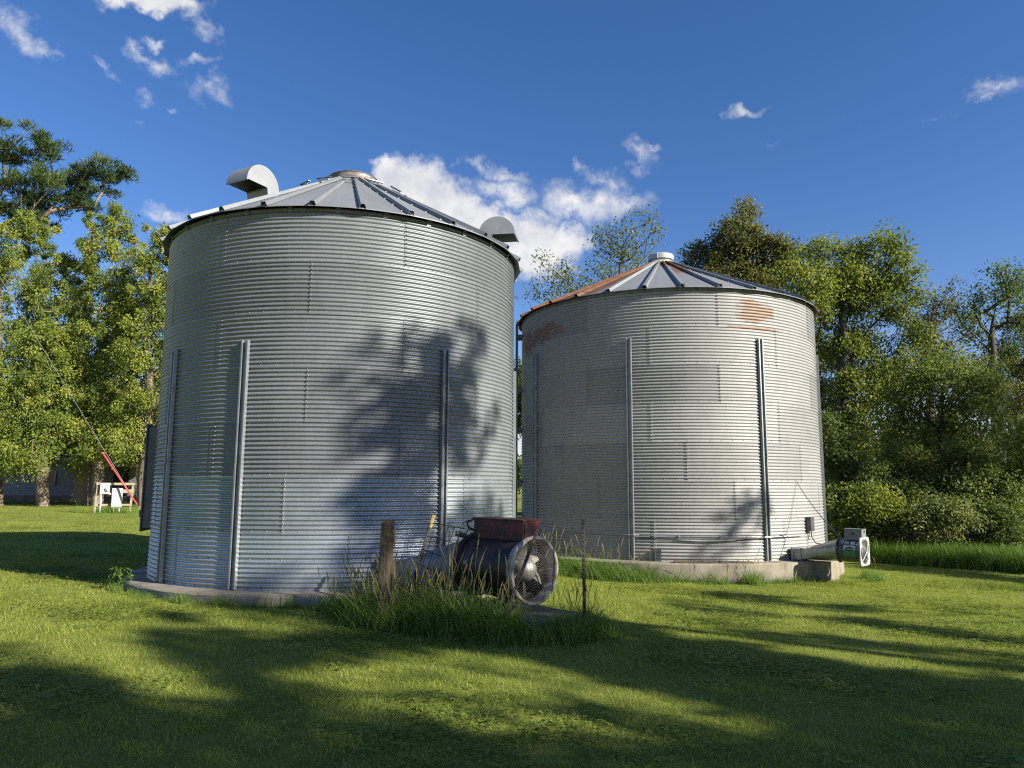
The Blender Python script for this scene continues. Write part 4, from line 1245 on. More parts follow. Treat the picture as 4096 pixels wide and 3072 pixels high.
def blob_clusters(blobs, spacing, rs, rmin=0.4, rmax=0.75, shell=0.55):
    """cluster centres filling ellipsoids (cx,cy,cz,rx,ry,rz), denser near their skin"""
    out, rad_ = [], []
    for (cx, cy, cz, a, b, c) in blobs:
        n = int(a * b * c * 4.19 / spacing ** 3)
        g = unit(rs.normal(0, 1, (n, 3))) * (shell + (1 - shell) * rs.uniform(0, 1, (n, 1))) * rs.uniform(0.72, 1.30, (n, 1))
        if n == 0: continue
        out.append(np.array([cx, cy, cz]) + g * [a, b, c]); rad_.append(rs.uniform(rmin, rmax, n))
    return np.concatenate(out), np.concatenate(rad_)

F_ = 1591.83
def vp(px, py, d):
    """world point seen at depth d, used once to note down where the photographed crowns stand"""
    a, b = (px - 1106) / F_, -(py - 829.5) / F_
    y, z = math.cos(0.136164) - b * math.sin(0.136164), math.sin(0.136164) + b * math.cos(0.136164)
    return np.array([a * d / y, d, 1.52 + z * d / y])

# left row of cedars
def cedar(label, px, d, half_w, top_py, low_py, seed, per=70, lean=0, tint=0.16):
    rs = np.random.default_rng(seed)
    x, y = vp(px, 1090, d)[0], d
    base = (x, y, gz(x, y)); top = vp(px + lean, top_py, d); top[1] = d
    zl = vp(px, low_py, d)[2]; H = top[2] - zl
    pts, rads = [], []
    n = int(300 * H / 12)
    for i in range(n):
        u = rs.uniform(0, 1) ** 1.25
        w = half_w * (0.34 + 0.95 * (1 - u) ** 0.8) * (0.72 + 0.38 * rs.uniform(0, 1)) if u < 0.97 else 0.2
        a = rs.uniform(0, 2 * PI); r = w * (0.45 + 0.6 * rs.uniform(0, 1))
        stray = rs.uniform(0, 1) < 0.22
        if stray: r = w * rs.uniform(1.02, 1.30)
        pts.append((x + lean / F_ * d * u + r * math.cos(a), y + r * math.sin(a) * 0.8, zl + H * u)); rads.append((rs.uniform(0.2, 0.42) if stray else rs.uniform(0.3, 1.0)) * (0.6 + 0.5 * (1 - u)))
    return make_tree('cedar_tree', label, base, tuple(top - [0, 0, 0.6]), 0.34, pts, rads, int(per * 2.4), 0.165, MT['cedar'], MT['bark_pale'], seed, 'cedar', 1.25, 'row of cedars in front of the house', rise=0.1, flare=1.7, tint_var=tint, lim=0.014)
cedar('leftmost tall cedar, half cut by the left edge, under the pine', -5, 45.5, 4.0, 470, 960, 21, 90)
cedar('broad low branched cedar with a pale leaning trunk, second from the left', 97, 44.5, 2.7, 700, 1012, 22, 95, -25)
cedar('tall golden topped cedar whose tip rises beside the pine bough', 180, 46.5, 3.2, 450, 955, 23, 85, 20, 0.2)
cedar('dense cedar filling the space behind the broad low branched one', 90, 49, 3.2, 560, 950, 27, 80, 0)
cedar('small cedar with a crooked trunk right beside the golden topped cedar', 212, 45.5, 1.7, 640, 960, 24, 70, 25)
cedar('right hand cedar touching the edge of the left bin, behind the meter rack', 312, 44.5, 2.9, 500, 985, 25, 95, 8)
cedar('cedar almost hidden behind the left bin, next to the meter rack tree', 372, 47, 2.6, 560, 1000, 26, 50)

# big pine behind them: boughs given by where they end
rs = np.random.default_rng(31)
pine_c, pine_r = [], []
for (px, py, n, sx, sy) in [(85, 308, 8, 26, 14), (45, 340, 9, 40, 14), (110, 345, 6, 24, 14), (10, 352, 6, 26, 16), (60, 395, 9, 40, 16), (20, 410, 7, 30, 14), (110, 400, 6, 25, 14), (240, 372, 8, 26, 9), (205, 385, 9, 30, 12), (165, 372, 5, 12, 20), (175, 405, 9, 32, 14), (140, 415, 6, 20, 16), (60, 440, 9, 40, 14), (110, 445, 7, 30, 12), (10, 455, 7, 30, 14), (150, 440, 5, 20, 10), (190, 440, 5, 18, 10), (60, 475, 7, 36, 10), (-40, 300, 9, 40, 24), (-70, 380, 12, 46, 36), (-30, 450, 10, 40, 24), (-90, 460, 10, 40, 30), (-60, 250, 8, 40, 22)]:
    for i in range(n):
        p = vp(px + rs.normal(0, sx * 0.55), py + rs.normal(0, sy * 0.55), 60)
        pine_c.append(p + [0, rs.normal(0, 1.2), 0]); pine_r.append(rs.uniform(0.5, 0.85))
bx = vp(-45, 1080, 60)[0]
make_tree('pine_tree', 'tall dark pine with long boughs against the sky on the far left', (bx, 60, gz(bx, 60)), tuple(vp(-50, 240, 60)), 0.5, pine_c, pine_r, 120, 0.46, MT['pine'], MT['bark_pale'], 31, 'pine', 0.55, rise=0.45, tint_var=0.2)
# right hand trees
def leafy(name, label, trunk_px, d, top_px, blobs, spacing, per, size, leafm, seed, trunk_r=0.2, barkm=None, rmin=0.35, rmax=0.7, flat=0.8, rise=0.5, group=None, tint=0.16, dscale=1.0, cat='tree', wander=0.25, thick=0.75):
    rs = np.random.default_rng(seed)
    x = vp(trunk_px[0], trunk_px[1], d)[0]
    bl = []
    for (px, py, rx, ry) in blobs:
        c = vp(px, py, d); s = d / F_
        bl.append((c[0], d + rs.normal(0, 0.5), c[2], rx * s, rx * s * thick, ry * s))
    cl, rd = blob_clusters(bl, spacing * 0.74, rs, rmin, rmax)
    per = int(per * 3.4); size = size * 0.80
    return make_tree(name, label, (x, d, gz(x, d)), tuple(vp(top_px[0], top_px[1], d)), trunk_r, cl, rd, per, size, leafm, barkm or MT['bark_dark'], seed, 'leaf', flat, group, cat, tint, rise, wander=wander)
TG = 'trees on the right behind the bins'
leafy('thin_tree', 'sparse thin tree with see-through crown between the two bins', (1310, 1100), 31, (1345, 500), [(1190, 585, 45, 42), (1230, 620, 55, 40), (1170, 625, 40, 25), (1330, 530, 62, 55), (1380, 510, 45, 45), (1390, 570, 45, 50), (1290, 590, 40, 40), (1345, 620, 60, 40), (1260, 680, 80, 50)], 0.62, 7, 0.17, MT['leaf_sparse'], 41, 0.17, rmin=0.35, rmax=0.65, group=TG)
leafy('brown_tree', 'brownish leaved tree with a pointed top behind the white cap bin', (1600, 1080), 34, (1600, 480), [(1612, 470, 30, 42), (1590, 520, 60, 50), (1530, 560, 50, 45), (1500, 600, 32, 35), (1650, 560, 55, 50), (1590, 620, 90, 55), (1690, 545, 30, 30), (1640, 680, 90, 60)], 0.66, 36, 0.19, MT['leaf_olive'], 42, 0.22, group=TG, rmin=0.4, rmax=0.75)
leafy('ash_tree', 'large yellow green tree rising beside the right bin wall', (1838, 1080), 28, (1845, 560), [(1775, 560, 45, 45), (1840, 545, 50, 45), (1900, 530, 40, 45), (1930, 580, 38, 40), (1740, 640, 50, 50), (1800, 650, 60, 45), (1870, 640, 55, 45), (1935, 660, 40, 35), (1700, 580, 40, 40), (1775, 740, 50, 40), (1850, 740, 55, 40), (1900, 790, 60, 45), (1840, 830, 50, 35), (1930, 850, 45, 40), (1870, 900, 50, 35), (1800, 930, 40, 50), (1960, 620, 35, 35), (1720, 700, 40, 40), (1820, 600, 60, 40), (1900, 600, 50, 45), (1880, 720, 50, 40), (1950, 730, 40, 35)], 0.58, 33, 0.16, MT['leaf_green'], 43, 0.24, group=TG, tint=0.2)
leafy('grey_tree', 'thin twiggy tree with brown leaves right of the yellow green tree', (1985, 1080), 33, (2020, 620), [(2000, 655, 50, 45), (2050, 650, 40, 45), (1985, 720, 50, 45), (2040, 730, 55, 45), (2100, 700, 40, 40), (2010, 800, 60, 45), (2080, 810, 50, 45)], 0.66, 17, 0.16, MT['leaf_olive'], 44, 0.17, group=TG)
leafy('elm_tree', 'dark trunked forking tree at the right edge of the view', (2172, 1080), 27, (2150, 640), [(2170, 600, 45, 35), (2120, 640, 40, 32), (2085, 680, 35, 40), (2210, 590, 35, 40), (2190, 660, 40, 40), (2240, 660, 40, 60), (2140, 720, 40, 30), (2215, 750, 40, 40), (2120, 790, 35, 35), (2250, 800, 40, 60)], 0.58, 17, 0.15, MT['leaf_dark'], 45, 0.20, group=TG)
leafy('box_elder_tree', 'low spreading box elder tree with twiggy crown above the shrubs on the right', (2030, 1100), 24.5, (2040, 800), [(1975, 800, 55, 45), (2060, 790, 55, 45), (2120, 830, 50, 45), (1960, 870, 60, 50), (2020, 830, 60, 55), (2085, 860, 60, 60), (2140, 900, 50, 55), (1930, 940, 50, 50), (2000, 930, 60, 50), (2070, 950, 60, 50)], 0.56, 26, 0.14, MT['leaf_shrub'], 46, 0.16, group=TG)
leafy('hackberry_tree', 'dull green tree filling the space low behind the right bin wall', (1760, 1080), 36, (1770, 760), [(1790, 800, 50, 50), (1740, 850, 60, 50), (1820, 870, 50, 45), (1780, 940, 60, 50), (1850, 960, 50, 40), (1890, 830, 45, 40)], 0.66, 34, 0.17, MT['leaf_shrub'], 48, 0.2, group=TG)
leafy('walnut_tree', 'leafy tree behind the forking tree, cut by the right edge', (2235, 1080), 35, (2230, 660), [(2225, 700, 50, 50), (2180, 780, 55, 50), (2240, 820, 55, 55), (2150, 860, 50, 40), (2210, 900, 55, 45)], 0.66, 30, 0.17, MT['leaf_olive'], 49, 0.2, group=TG)
leafy('maple_tree', 'dense dark green tree seen in the gap between the bins', (1108, 1040), 42, (1118, 780), [(1120, 800, 26, 30), (1105, 840, 34, 38), (1135, 860, 30, 38), (1112, 905, 36, 34)], 0.75, 45, 0.22, MT['leaf_dark'], 47, 0.2, group=TG, rmin=0.5, rmax=0.9)
# shrubs under the trees
SG = 'shrubs along the right edge of the lawn'
def shrub(label, px, d, blobs, per, size, leafm, seed, spacing=0.5, tint=0.17):
    return leafy('shrub', label, (px, 1100), d, (px, blobs[0][1]), blobs, spacing, per, size, leafm, seed, 0.06, rmin=0.3, rmax=0.55, rise=0.6, group=SG, cat='shrub', tint=tint, thick=0.8)
shrub('tall dark shrub right against the right bin', 1825, 23.5, [(1820, 990, 40, 60), (1835, 1060, 45, 60), (1800, 930, 30, 40)], 40, 0.13, MT['leaf_dark'], 51)
shrub('light green leafy shrub just above the small grey fan', 1865, 20.8, [(1870, 1090, 55, 40), (1830, 1110, 30, 30), (1905, 1120, 45, 35)], 44, 0.12, MT['leaf_green'], 52, 0.40)
shrub('big olive shrub in the middle of the right hand thicket', 1960, 22.5, [(1960, 1010, 60, 60), (1930, 1070, 60, 55), (2000, 1080, 60, 60)], 44, 0.12, MT['leaf_shrub'], 53)
shrub('low shrub with pale undersides on its leaves in the thicket', 2030, 20.2, [(2030, 1110, 55, 35), (1975, 1130, 50, 30), (2075, 1130, 40, 30)], 44, 0.11, MT['leaf_sparse'], 54, 0.40)
shrub('tall shrub below the forking tree on the right', 2110, 22, [(2110, 1000, 60, 60), (2080, 1070, 55, 50), (2140, 1060, 50, 50)], 44, 0.12, MT['leaf_shrub'], 55)
shrub('yellowish shrub cut by the right edge of the view', 2215, 21, [(2215, 960, 55, 60), (2220, 1040, 60, 60), (2240, 1100, 60, 50)], 44, 0.13, MT['leaf_green'], 56)
shrub('dark shrub half in shade at the right edge, low down', 2150, 20, [(2150, 1110, 50, 40), (2190, 1150, 45, 25)], 38, 0.12, MT['leaf_dark'], 57, 0.42)

# tangle of undergrowth that ties the shrubs together
rs = np.random.default_rng(59)
pts = []
for i in range(520):
    px = rs.uniform(1785, 2300); d = rs.uniform(20.4, 24.5)
    top = 1035 + 38 * math.sin(px * 0.031 + d) + 26 * math.sin(px * 0.083 + 2 * d)
    p = vp(px, top + (1165 - top) * rs.uniform(0, 1) ** 1.3, d)
    if math.hypot(p[0] - RX, p[1] - RY) > 4.5: pts.append(p)
v, q, t = scatter_leaves(pts, rs.uniform(0.2, 0.55, len(pts)), 70, rs, 0.105, 'leaf', 0.9, np.clip(rs.normal(0.45, 0.25, len(pts)), 0, 1))
ug = link(bpy.data.objects.new('undergrowth', mesh_np('undergrowth', v, q, MT['leaf_shrub'], t)))
tag(ug, 'tangled leafy undergrowth between the shrubs along the right edge of the lawn', 'undergrowth', kind='stuff')

# wood behind everything on the right: one far mass
rs = np.random.default_rng(61)
pts = []
for i in range(900):
    px = rs.uniform(1720, 2420); d = rs.uniform(38, 56)
    top = 930 + 30 * math.sin(px * 0.021) + 22 * math.sin(px * 0.057 + 1)
    p = vp(px, top + (1090 - top) * rs.uniform(0, 1), d); pts.append(p)
for i in range(220):
    px = rs.uniform(1020, 1180); d = rs.uniform(62, 80); pts.append(vp(px, rs.uniform(1000, 1048), d))
v, q, t = scatter_leaves(pts, rs.uniform(0.7, 1.3, len(pts)), 46, rs, 0.42, 'leaf', 0.85, np.clip(rs.normal(0.4, 0.2, len(pts)), 0, 1))
wood = link(bpy.data.objects.new('far_wood', mesh_np('far_wood', v, q, MT['leaf_dark'], t)))
tag(wood, 'dim mass of far trees closing the view behind the right hand shrubs', 'woodland', kind='stuff')

# trees that stand outside the view to the right and shade the lawn, the left bin and the thicket
N_H = Vector((0.5, 0.866, 0))
TAN = math.tan(SUN_EL)
CROWNS = [
('ground_all', 0.95, [(3.52, 3.56), (3.68, 3.49), (3.97, 3.38), (3.95, 3.11), (3.76, 2.67), (3.75, 2.41), (3.98, 2.28), (4.29, 2.32), (4.59, 2.68), (4.81, 2.99), (5.02, 3.33), (5.3, 3.69), (5.69, 3.65), (5.83, 3.47), (5.93, 3.02), (6.18, 2.84), (6.45, 2.89), (6.51, 3.42), (7.18, 3.44), (8.35, 3.49), (9.34, 3.25), (9.86, 2.57), (9.18, 1.8), (9.22, 1.58), (8.89, 1.36), (8.48, 0.96), (8.85, 0.86), (8.54, 0.57), (8.53, 0.33), (8.51, 0.13), (8.31, 0.02), (8.62, -0.26), (8.62, -0.61), (6.03, -0.48), (4.09, 0.95), (2.37, 2.27)]),
('spot', 0.8, [(6.05, 4.21), (6.4, 4.21), (6.31, 3.9), (6.07, 3.71), (5.81, 3.81), (5.83, 4.02)]),
('left small', 0.7, [(3.94, 4.03), (4.16, 3.98), (4.18, 3.81), (4.13, 3.7), (3.93, 3.75), (3.75, 3.81)]),
('hole', 0.015, [(4.95, 2.42), (5.5, 2.46), (5.75, 2.35), (6.1, 2.27), (6.63, 2.08), (6.78, 1.73), (6.74, 1.45), (6.42, 1.13), (6.32, 0.9), (6.15, 0.65), (5.99, 0.47), (5.72, 0.3), (5.56, 0.43), (5.19, 0.62), (4.88, 0.75), (4.62, 0.99), (4.54, 1.15), (4.52, 1.28), (4.51, 1.41), (4.5, 1.55), (4.37, 1.73), (4.35, 1.94)]),
('tongue', 0.75, [(5.6, 1.21), (5.69, 1.08), (5.6, 0.89), (5.67, 0.71), (5.7, 0.59), (5.43, 0.68), (5.34, 0.84), (5.31, 0.96), (5.35, 1.13)]),
('dapple hole1', 0.1, [(5.12, 2.45), (5.45, 2.21), (5.08, 1.68), (4.56, 1.59), (4.48, 1.91)]),
('dap', 0.22, [(5.61, 2.1), (5.72, 1.93), (5.66, 1.75), (5.42, 1.81), (5.43, 2.0)]),
('S1', 0.6, [(12.74, 0.62), (13.36, 0.33), (12.95, 0.06), (12.31, 0.33)]),
('S2', 0.7, [(11.59, 0.49), (11.94, 0.2), (11.71, -0.05), (11.42, -0.41), (11.05, -0.74), (10.7, -0.72), (10.86, -0.38), (11.09, -0.03), (11.22, 0.22)]),
('S3', 0.75, [(9.94, 1.08), (9.86, 0.75), (9.97, 0.48), (10.03, 0.04), (10.01, -0.29), (10.24, -0.69), (9.77, -0.66), (9.53, -0.28), (9.56, 0.03), (9.39, 0.45), (9.37, 0.82)]),
('S4', 0.7, [(9.18, -0.16), (9.36, -0.38), (9.55, -0.65), (9.24, -0.63), (8.97, -0.37)]),
('S0', 0.35, [(13.44, 1.53), (13.69, 0.81), (12.94, 0.45), (12.39, 0.73), (12.6, 1.24)]),
('S0b', 0.35, [(12.3, 1.67), (11.91, 1.25), (11.17, 0.84), (10.79, 1.07), (11.11, 1.48)]),
('S5', 0.8, [(21.26, 0.6), (21.25, -0.23), (19.75, -1.25), (18.47, -1.17), (19.45, -0.22), (19.99, 0.51)]),
('broad', 0.22, [(8.02, 7.0), (8.57, 7.36), (9.13, 7.45), (9.49, 6.62), (9.4, 4.96), (8.18, 5.35), (8.02, 6.2)]),
('A', 0.9, [(9.14, 7.08), (9.36, 7.06), (9.71, 7.21), (9.69, 6.96), (9.51, 6.79), (9.5, 6.18), (9.49, 5.32), (9.31, 5.1), (9.27, 4.94), (8.62, 5.14), (8.67, 5.51), (8.75, 5.69), (8.96, 6.05), (9.17, 6.32), (9.28, 6.63), (9.14, 6.95)]),
('B', 0.85, [(8.25, 6.48), (8.44, 6.42), (8.5, 6.25), (8.48, 6.1), (8.39, 6.11), (8.28, 6.22)]),
('Cc', 0.85, [(8.57, 5.92), (8.83, 5.87), (8.84, 5.5), (8.72, 5.51), (8.61, 5.63), (8.59, 5.77)]),
('Dd', 0.6, [(8.14, 5.79), (8.27, 5.72), (8.29, 5.53), (8.15, 5.58)]),
('midfaint', 0.65, [(8.47, 6.39), (9.14, 6.86), (9.28, 6.59), (9.15, 6.31), (8.78, 5.88), (8.51, 5.97)]),
('R1', 0.75, [(10.37, 7.34), (10.58, 7.42), (10.19, 6.85), (10.03, 6.39), (9.91, 5.94), (9.63, 5.95), (9.62, 6.39), (9.87, 6.61), (10.12, 6.98)]),
('R2', 0.8, [(9.63, 5.95), (10.25, 5.95), (9.98, 5.61), (9.96, 5.06), (9.71, 4.98), (9.59, 5.31)]),
('R3', 0.65, [(10.85, 6.09), (11.09, 6.14), (10.62, 5.63), (10.41, 5.27), (10.2, 4.88), (10.03, 4.88), (10.26, 5.38), (10.48, 5.68)]),
('low', 0.9, [(8.19, 5.33), (9.34, 4.95), (9.44, 3.88), (9.95, 3.14), (8.14, 3.74), (8.22, 4.18), (8.35, 4.58)]),
('lowfaint', 0.3, [(9.55, 4.42), (10.67, 4.62), (11.28, 4.1), (10.7, 3.26), (9.95, 3.14), (9.48, 3.87)]),
('Rs', 0.5, [(16.13, 2.77), (15.63, 2.99), (15.15, 2.29), (15.15, 2.08), (15.6, 1.77), (15.76, 2.27)]),
('up1', 0.6, [(9.18, 7.23), (9.26, 7.33), (9.43, 7.23), (9.41, 7.01), (9.22, 7.03)]),
('up2', 0.55, [(9.86, 7.4), (10.04, 7.53), (10.11, 7.35), (9.99, 6.93), (9.84, 6.83)]),
('left1', 0.55, [(8.39, 6.05), (8.57, 6.05), (8.6, 5.47), (8.46, 5.34), (8.37, 5.62)]),
('left2', 0.5, [(8.17, 6.01), (8.33, 6.04), (8.37, 5.72), (8.24, 5.8)]),
('fan shade', 0.42, [(7.5, 2.0), (9.4, 2.0), (9.4, 4.1), (8.4, 4.2), (7.6, 3.4)]),
('post shade', 0.30, [(6.55, 2.4), (7.7, 2.4), (7.7, 4.3), (7.1, 4.35), (6.55, 3.6)]),
('weed light', 0.13, [(7.37, 2.75), (9.4, 3.41), (10.43, 3.23), (8.09, 2.4), (7.15, 2.26), (6.8, 2.43)]),
('weed light 2', 0.16, [(7.14, 3.18), (8.63, 3.69), (8.89, 3.53), (6.89, 2.66), (6.45, 2.78)]),
('low fill', 0.85, [(-3.5, -3.0), (8.4, -3.0), (8.4, -0.35), (6.2, -0.35), (4.1, 0.9), (2.4, 2.1), (3.5, 3.0), (1.0, 3.3), (-1.5, 2.6), (-3.5, 1.0)]),
('right low', 0.7, [(9, -4.5), (21, -4.5), (21, -2.6), (14, -1.9), (9, -2.4)]),
('thicket', 0.30, [(23.2, 1.7), (25, 1.5), (40, 0.9), (41, 4.2), (36, 5.0), (30, 4.3), (26, 4.6), (23.5, 3.4)]),
]
def inside(poly, x, y):
    r = np.zeros(len(x), bool); n = len(poly)
    for i in range(n):
        x1, y1 = poly[i]; x2, y2 = poly[i - 1]
        c = ((y1 > y) != (y2 > y)) & (x < (x2 - x1) * (y - y1) / (y2 - y1 + 1e-12) + x1)
        r ^= c
    return r
rs = np.random.default_rng(71)
NS = 90000
sn = rs.uniform(-3.5, 41, NS); sk = rs.uniform(-4.5, 7.5, NS)
dens = np.zeros(NS)
for (nm, dd, poly) in CROWNS:
    k = inside(poly, sn, sk); dens[k] = dd
keep = rs.uniform(0, 1, NS) < dens * 0.72
sn, sk = sn[keep], sk[keep]
shade = [('nearest shade tree off to the right, beside the viewer', -1.5, 16.5), ('second shade tree off to the right of the view', 2.2, 15.5), ('third shade tree off to the right of the view', 5.6, 17.5), ('tallest shade tree off to the right of the view', 9.2, 17.0), ('low shade tree off to the right, next to the tallest one', 13.5, 16.5), ('small shade tree off to the right, beyond the low one', 18.5, 16.0), ('shade tree off to the right next to the thicket', 25.5, 15.5), ('shade tree off to the right behind the thicket', 31.5, 15.0), ('farthest shade tree off to the right', 37.0, 15.0)]
own = np.argmin(np.abs(sn[:, None] - np.array([s[1] for s in shade])[None]), axis=1)
for i, (lb, n0, m0) in enumerate(shade):
    k = own == i
    if k.sum() < 5: continue
    mm = m0 + rs.normal(0, 0.9, k.sum())
    nn, kk = sn[k], sk[k]
    P_ = np.stack([mm * SUN_H.x + nn * N_H.x, mm * SUN_H.y + nn * N_H.y, kk + mm * TAN], 1)
    b = np.array([m0 * SUN_H.x + n0 * N_H.x, m0 * SUN_H.y + n0 * N_H.y]); zb = gz(*b)
    sel = rs.choice(len(P_), min(len(P_), 90), replace=False)
    root = thing('shade_tree', lb, 'tree', (b[0], b[1], zb), 0, 'shade trees off to the right')
    loc = np.array([b[0], b[1], zb])
    cl = P_[sel] - loc
    zt = np.percentile(cl[:, 2], 85)
    nodes, par, rr, an_ = skeleton((0, 0, 0), (rs.normal(0, 0.2), rs.normal(0, 0.2), zt), 0.24, cl, rs, rise=0.4)
    me = limb_mesh(nodes, par, rr, lim=0.012); me.name = 'trunk'; me.materials.append(MT['bark_dark'])
    link(bpy.data.objects.new('trunk', me), root)
    v, q, t = scatter_leaves(P_ - loc, np.full(len(P_), 0.16), 5, rs, 0.24, 'leaf', 0.9, np.clip(rs.normal(0.45, 0.15, len(P_)), 0, 1))
    link(bpy.data.objects.new('crown', mesh_np('crown', v, q, MT['leaf_green'], t)), root)

# ------------------------------------------------------------------ grass
def blade_tuft(name, n, rs, spread, hmin, hmax, w, bend, mat, seed_heads=0, tint=(0.45, 0.2), segs=3, clover=0):
    V, Q, T = [], [], []
    for i in range(n):
        a = rs.uniform(0, 2 * PI); r = spread * math.sqrt(rs.uniform(0, 1))
        b = np.array([r * math.cos(a), r * math.sin(a), -0.02]); h = rs.uniform(hmin, hmax)
        da = rs.uniform(0, 2 * PI); dv = np.array([math.cos(da), math.sin(da), 0]); sv = np.array([-dv[1], dv[0], 0]); sv = sv * math.cos(0.8) + dv * math.sin(0.8) * rs.choice([-1, 1]) * 0.5
        bd = bend * rs.uniform(0.3, 1.2) * h; tt = float(np.clip(rs.normal(*tint), 0, 0.85)); ww = w * rs.uniform(0.7, 1.3)
        b0 = len(V)
        for s in range(segs + 1):
            u = s / segs
            c = b + np.array([0, 0, h * (u - 0.25 * bend * u * u)]) + dv * bd * u * u
            k = ww * (1 - u ** 1.6 * 0.92) / 2
            V += [c - sv * k, c + sv * k]; T += [tt * (0.75 + 0.3 * u)] * 2
        for s in range(segs): Q.append((b0 + 2 * s, b0 + 2 * s + 1, b0 + 2 * s + 3, b0 + 2 * s + 2))
    for i in range(seed_heads):
        a = rs.uniform(0, 2 * PI); r = spread * math.sqrt(rs.uniform(0, 1))
        b = np.array([r * math.cos(a), r * math.sin(a), -0.02]); h = hmax * rs.uniform(0.95, 1.55)
        da = rs.uniform(0, 2 * PI); dv = np.array([math.cos(da), math.sin(da), 0]); sv = np.array([-dv[1], dv[0], 0])
        pts = [b + np.array([0, 0, h * u]) + dv * h * 0.22 * u ** 2.2 for u in (0, 0.35, 0.7, 0.86, 0.93, 1.0)]
        for sdir in (sv, dv):
            b0 = len(V)
            for p, k in zip(pts, (0.0016, 0.0014, 0.0012, 0.0055, 0.006, 0.001)):
                V += [p - sdir * k, p + sdir * k]
            T += [0.6, 0.6, 0.66, 0.66, 0.74, 0.74, 0.86, 0.86, 0.88, 0.88, 0.9, 0.9]
            for s in range(5): Q.append((b0 + 2 * s, b0 + 2 * s + 1, b0 + 2 * s + 3, b0 + 2 * s + 2))
    for i in range(clover):
        a = rs.uniform(0, 2 * PI); r = spread * math.sqrt(rs.uniform(0, 1))
        c = np.array([r * math.cos(a), r * math.sin(a), rs.uniform(hmin * 0.6, hmax * 0.8)]); tt = float(np.clip(rs.normal(0.35, 0.12), 0, 1))
        for k in range(3):
            aa = a + k * 2 * PI / 3; d1 = np.array([math.cos(aa), math.sin(aa), rs.uniform(-0.2, 0.3)]); s1 = np.array([-math.sin(aa), math.cos(aa), 0])
            L_ = rs.uniform(0.010, 0.018); b0 = len(V)
            V += [c, c + d1 * L_ * 0.7 + s1 * L_ * 0.55, c + d1 * L_ * 1.2, c + d1 * L_ * 0.7 - s1 * L_ * 0.55]; T += [tt] * 4; Q.append((b0, b0 + 1, b0 + 2, b0 + 3))
    me = mesh_np(name, np.array(V), np.array(Q), mat, np.array(T))
    return bpy.data.objects.new(name, me)

def scatter_on(name, label, cat, pts, rot, scl, idx, protos, tilt=None):
    """points carrying instances of the tuft meshes: plants nobody could count"""
    col = bpy.data.collections.new(name + '_tufts')
    for i, p in enumerate(protos): p.name = '%s_tuft_%02d' % (name, i); col.objects.link(p)
    me = bpy.data.meshes.new(name)
    me.vertices.add(len(pts)); me.vertices.foreach_set('co', np.asarray(pts, np.float32).ravel())
    def attr(nm, ty, data, field='value'):
        a = me.attributes.new(nm, ty, 'POINT'); a.data.foreach_set(field, data.ravel())
    R = np.zeros((len(pts), 3), np.float32); R[:, 2] = rot
    if tilt is not None: R[:, 0] = tilt
    attr('rv', 'FLOAT_VECTOR', R, 'vector'); attr('sc', 'FLOAT', np.asarray(scl, np.float32)); attr('id_', 'INT', np.asarray(idx, np.int32))
    o = link(bpy.data.objects.new(name, me)); tag(o, label, cat, kind='stuff')
    ng = bpy.data.node_groups.new(name, 'GeometryNodeTree')
    ng.interface.new_socket('Geometry', in_out='INPUT', socket_type='NodeSocketGeometry'); ng.interface.new_socket('Geometry', in_out='OUTPUT', socket_type='NodeSocketGeometry')
    gi, go = ng.nodes.new('NodeGroupInput'), ng.nodes.new('NodeGroupOutput')
    ip = ng.nodes.new('GeometryNodeInstanceOnPoints'); ci = ng.nodes.new('GeometryNodeCollectionInfo')
    ci.inputs['Collection'].default_value = col; ci.inputs['Separate Children'].default_value = True; ci.inputs['Reset Children'].default_value = True
    ip.inputs['Pick Instance'].default_value = True
    def na(nm, ty):
        n = ng.nodes.new('GeometryNodeInputNamedAttribute'); n.data_type = ty; n.inputs['Name'].default_value = nm; return n.outputs['Attribute']
    L_ = ng.links.new
    L_(gi.outputs[0], ip.inputs['Points']); L_(ci.outputs[0], ip.inputs['Instance'])
    L_(na('id_', 'INT'), ip.inputs['Instance Index']); L_(na('rv', 'FLOAT_VECTOR'), ip.inputs['Rotation']); L_(na('sc', 'FLOAT'), ip.inputs['Scale'])
    L_(ip.outputs[0], go.inputs[0])
    md = o.modifiers.new('tufts', 'NODES'); md.node_group = ng
    return o

rs = np.random.default_rng(81)
lawn = [blade_tuft('t', 70, rs, 0.14, 0.022, 0.062, 0.0046, 0.75, MT['lawn_blade'], tint=(0.42 + 0.05 * k, 0.24)) for k in range(4)] + [blade_tuft('t', 46, rs, 0.14, 0.018, 0.045, 0.0045, 0.7, MT['lawn_blade'], tint=(0.4, 0.15), clover=22) for k in range(2)] + [blade_tuft('t', 60, rs, 0.14, 0.016, 0.042, 0.004, 0.9, MT['lawn_blade'], tint=(0.82, 0.10)), blade_tuft('t', 44, rs, 0.11, 0.04, 0.085, 0.005, 0.7, MT['lawn_blade'], tint=(0.36, 0.12))]
pts, scl = [], []
def sector(n, y0, y1, s0, s1):
    u = rs.uniform(0, 1, n); y = np.sqrt(y0 ** 2 + u * (y1 ** 2 - y0 ** 2)); x = rs.uniform(-0.76, 0.76, n) * y
    pts.append(np.c_[x, y]); scl.append(rs.uniform(s0, s1, n))
sector(5200, 3.6, 9, 0.85, 1.25); sector(9000, 9, 16, 0.95, 1.5); sector(7000, 16, 28, 1.1, 1.9); sector(4500, 28, 46, 1.4, 2.2)
XYp = np.concatenate(pts); S_ = np.concatenate(scl)
def lawn_edge(x, y): return y > 19.95 + (9.112 - x) * 0.95 + np.maximum(0, x - 10.9) * 0   # the lawn ends along this line on the right
dl = np.hypot(XYp[:, 0] - LX, XYp[:, 1] - LY); dr = np.hypot(XYp[:, 0] - RX, XYp[:, 1] - RY)
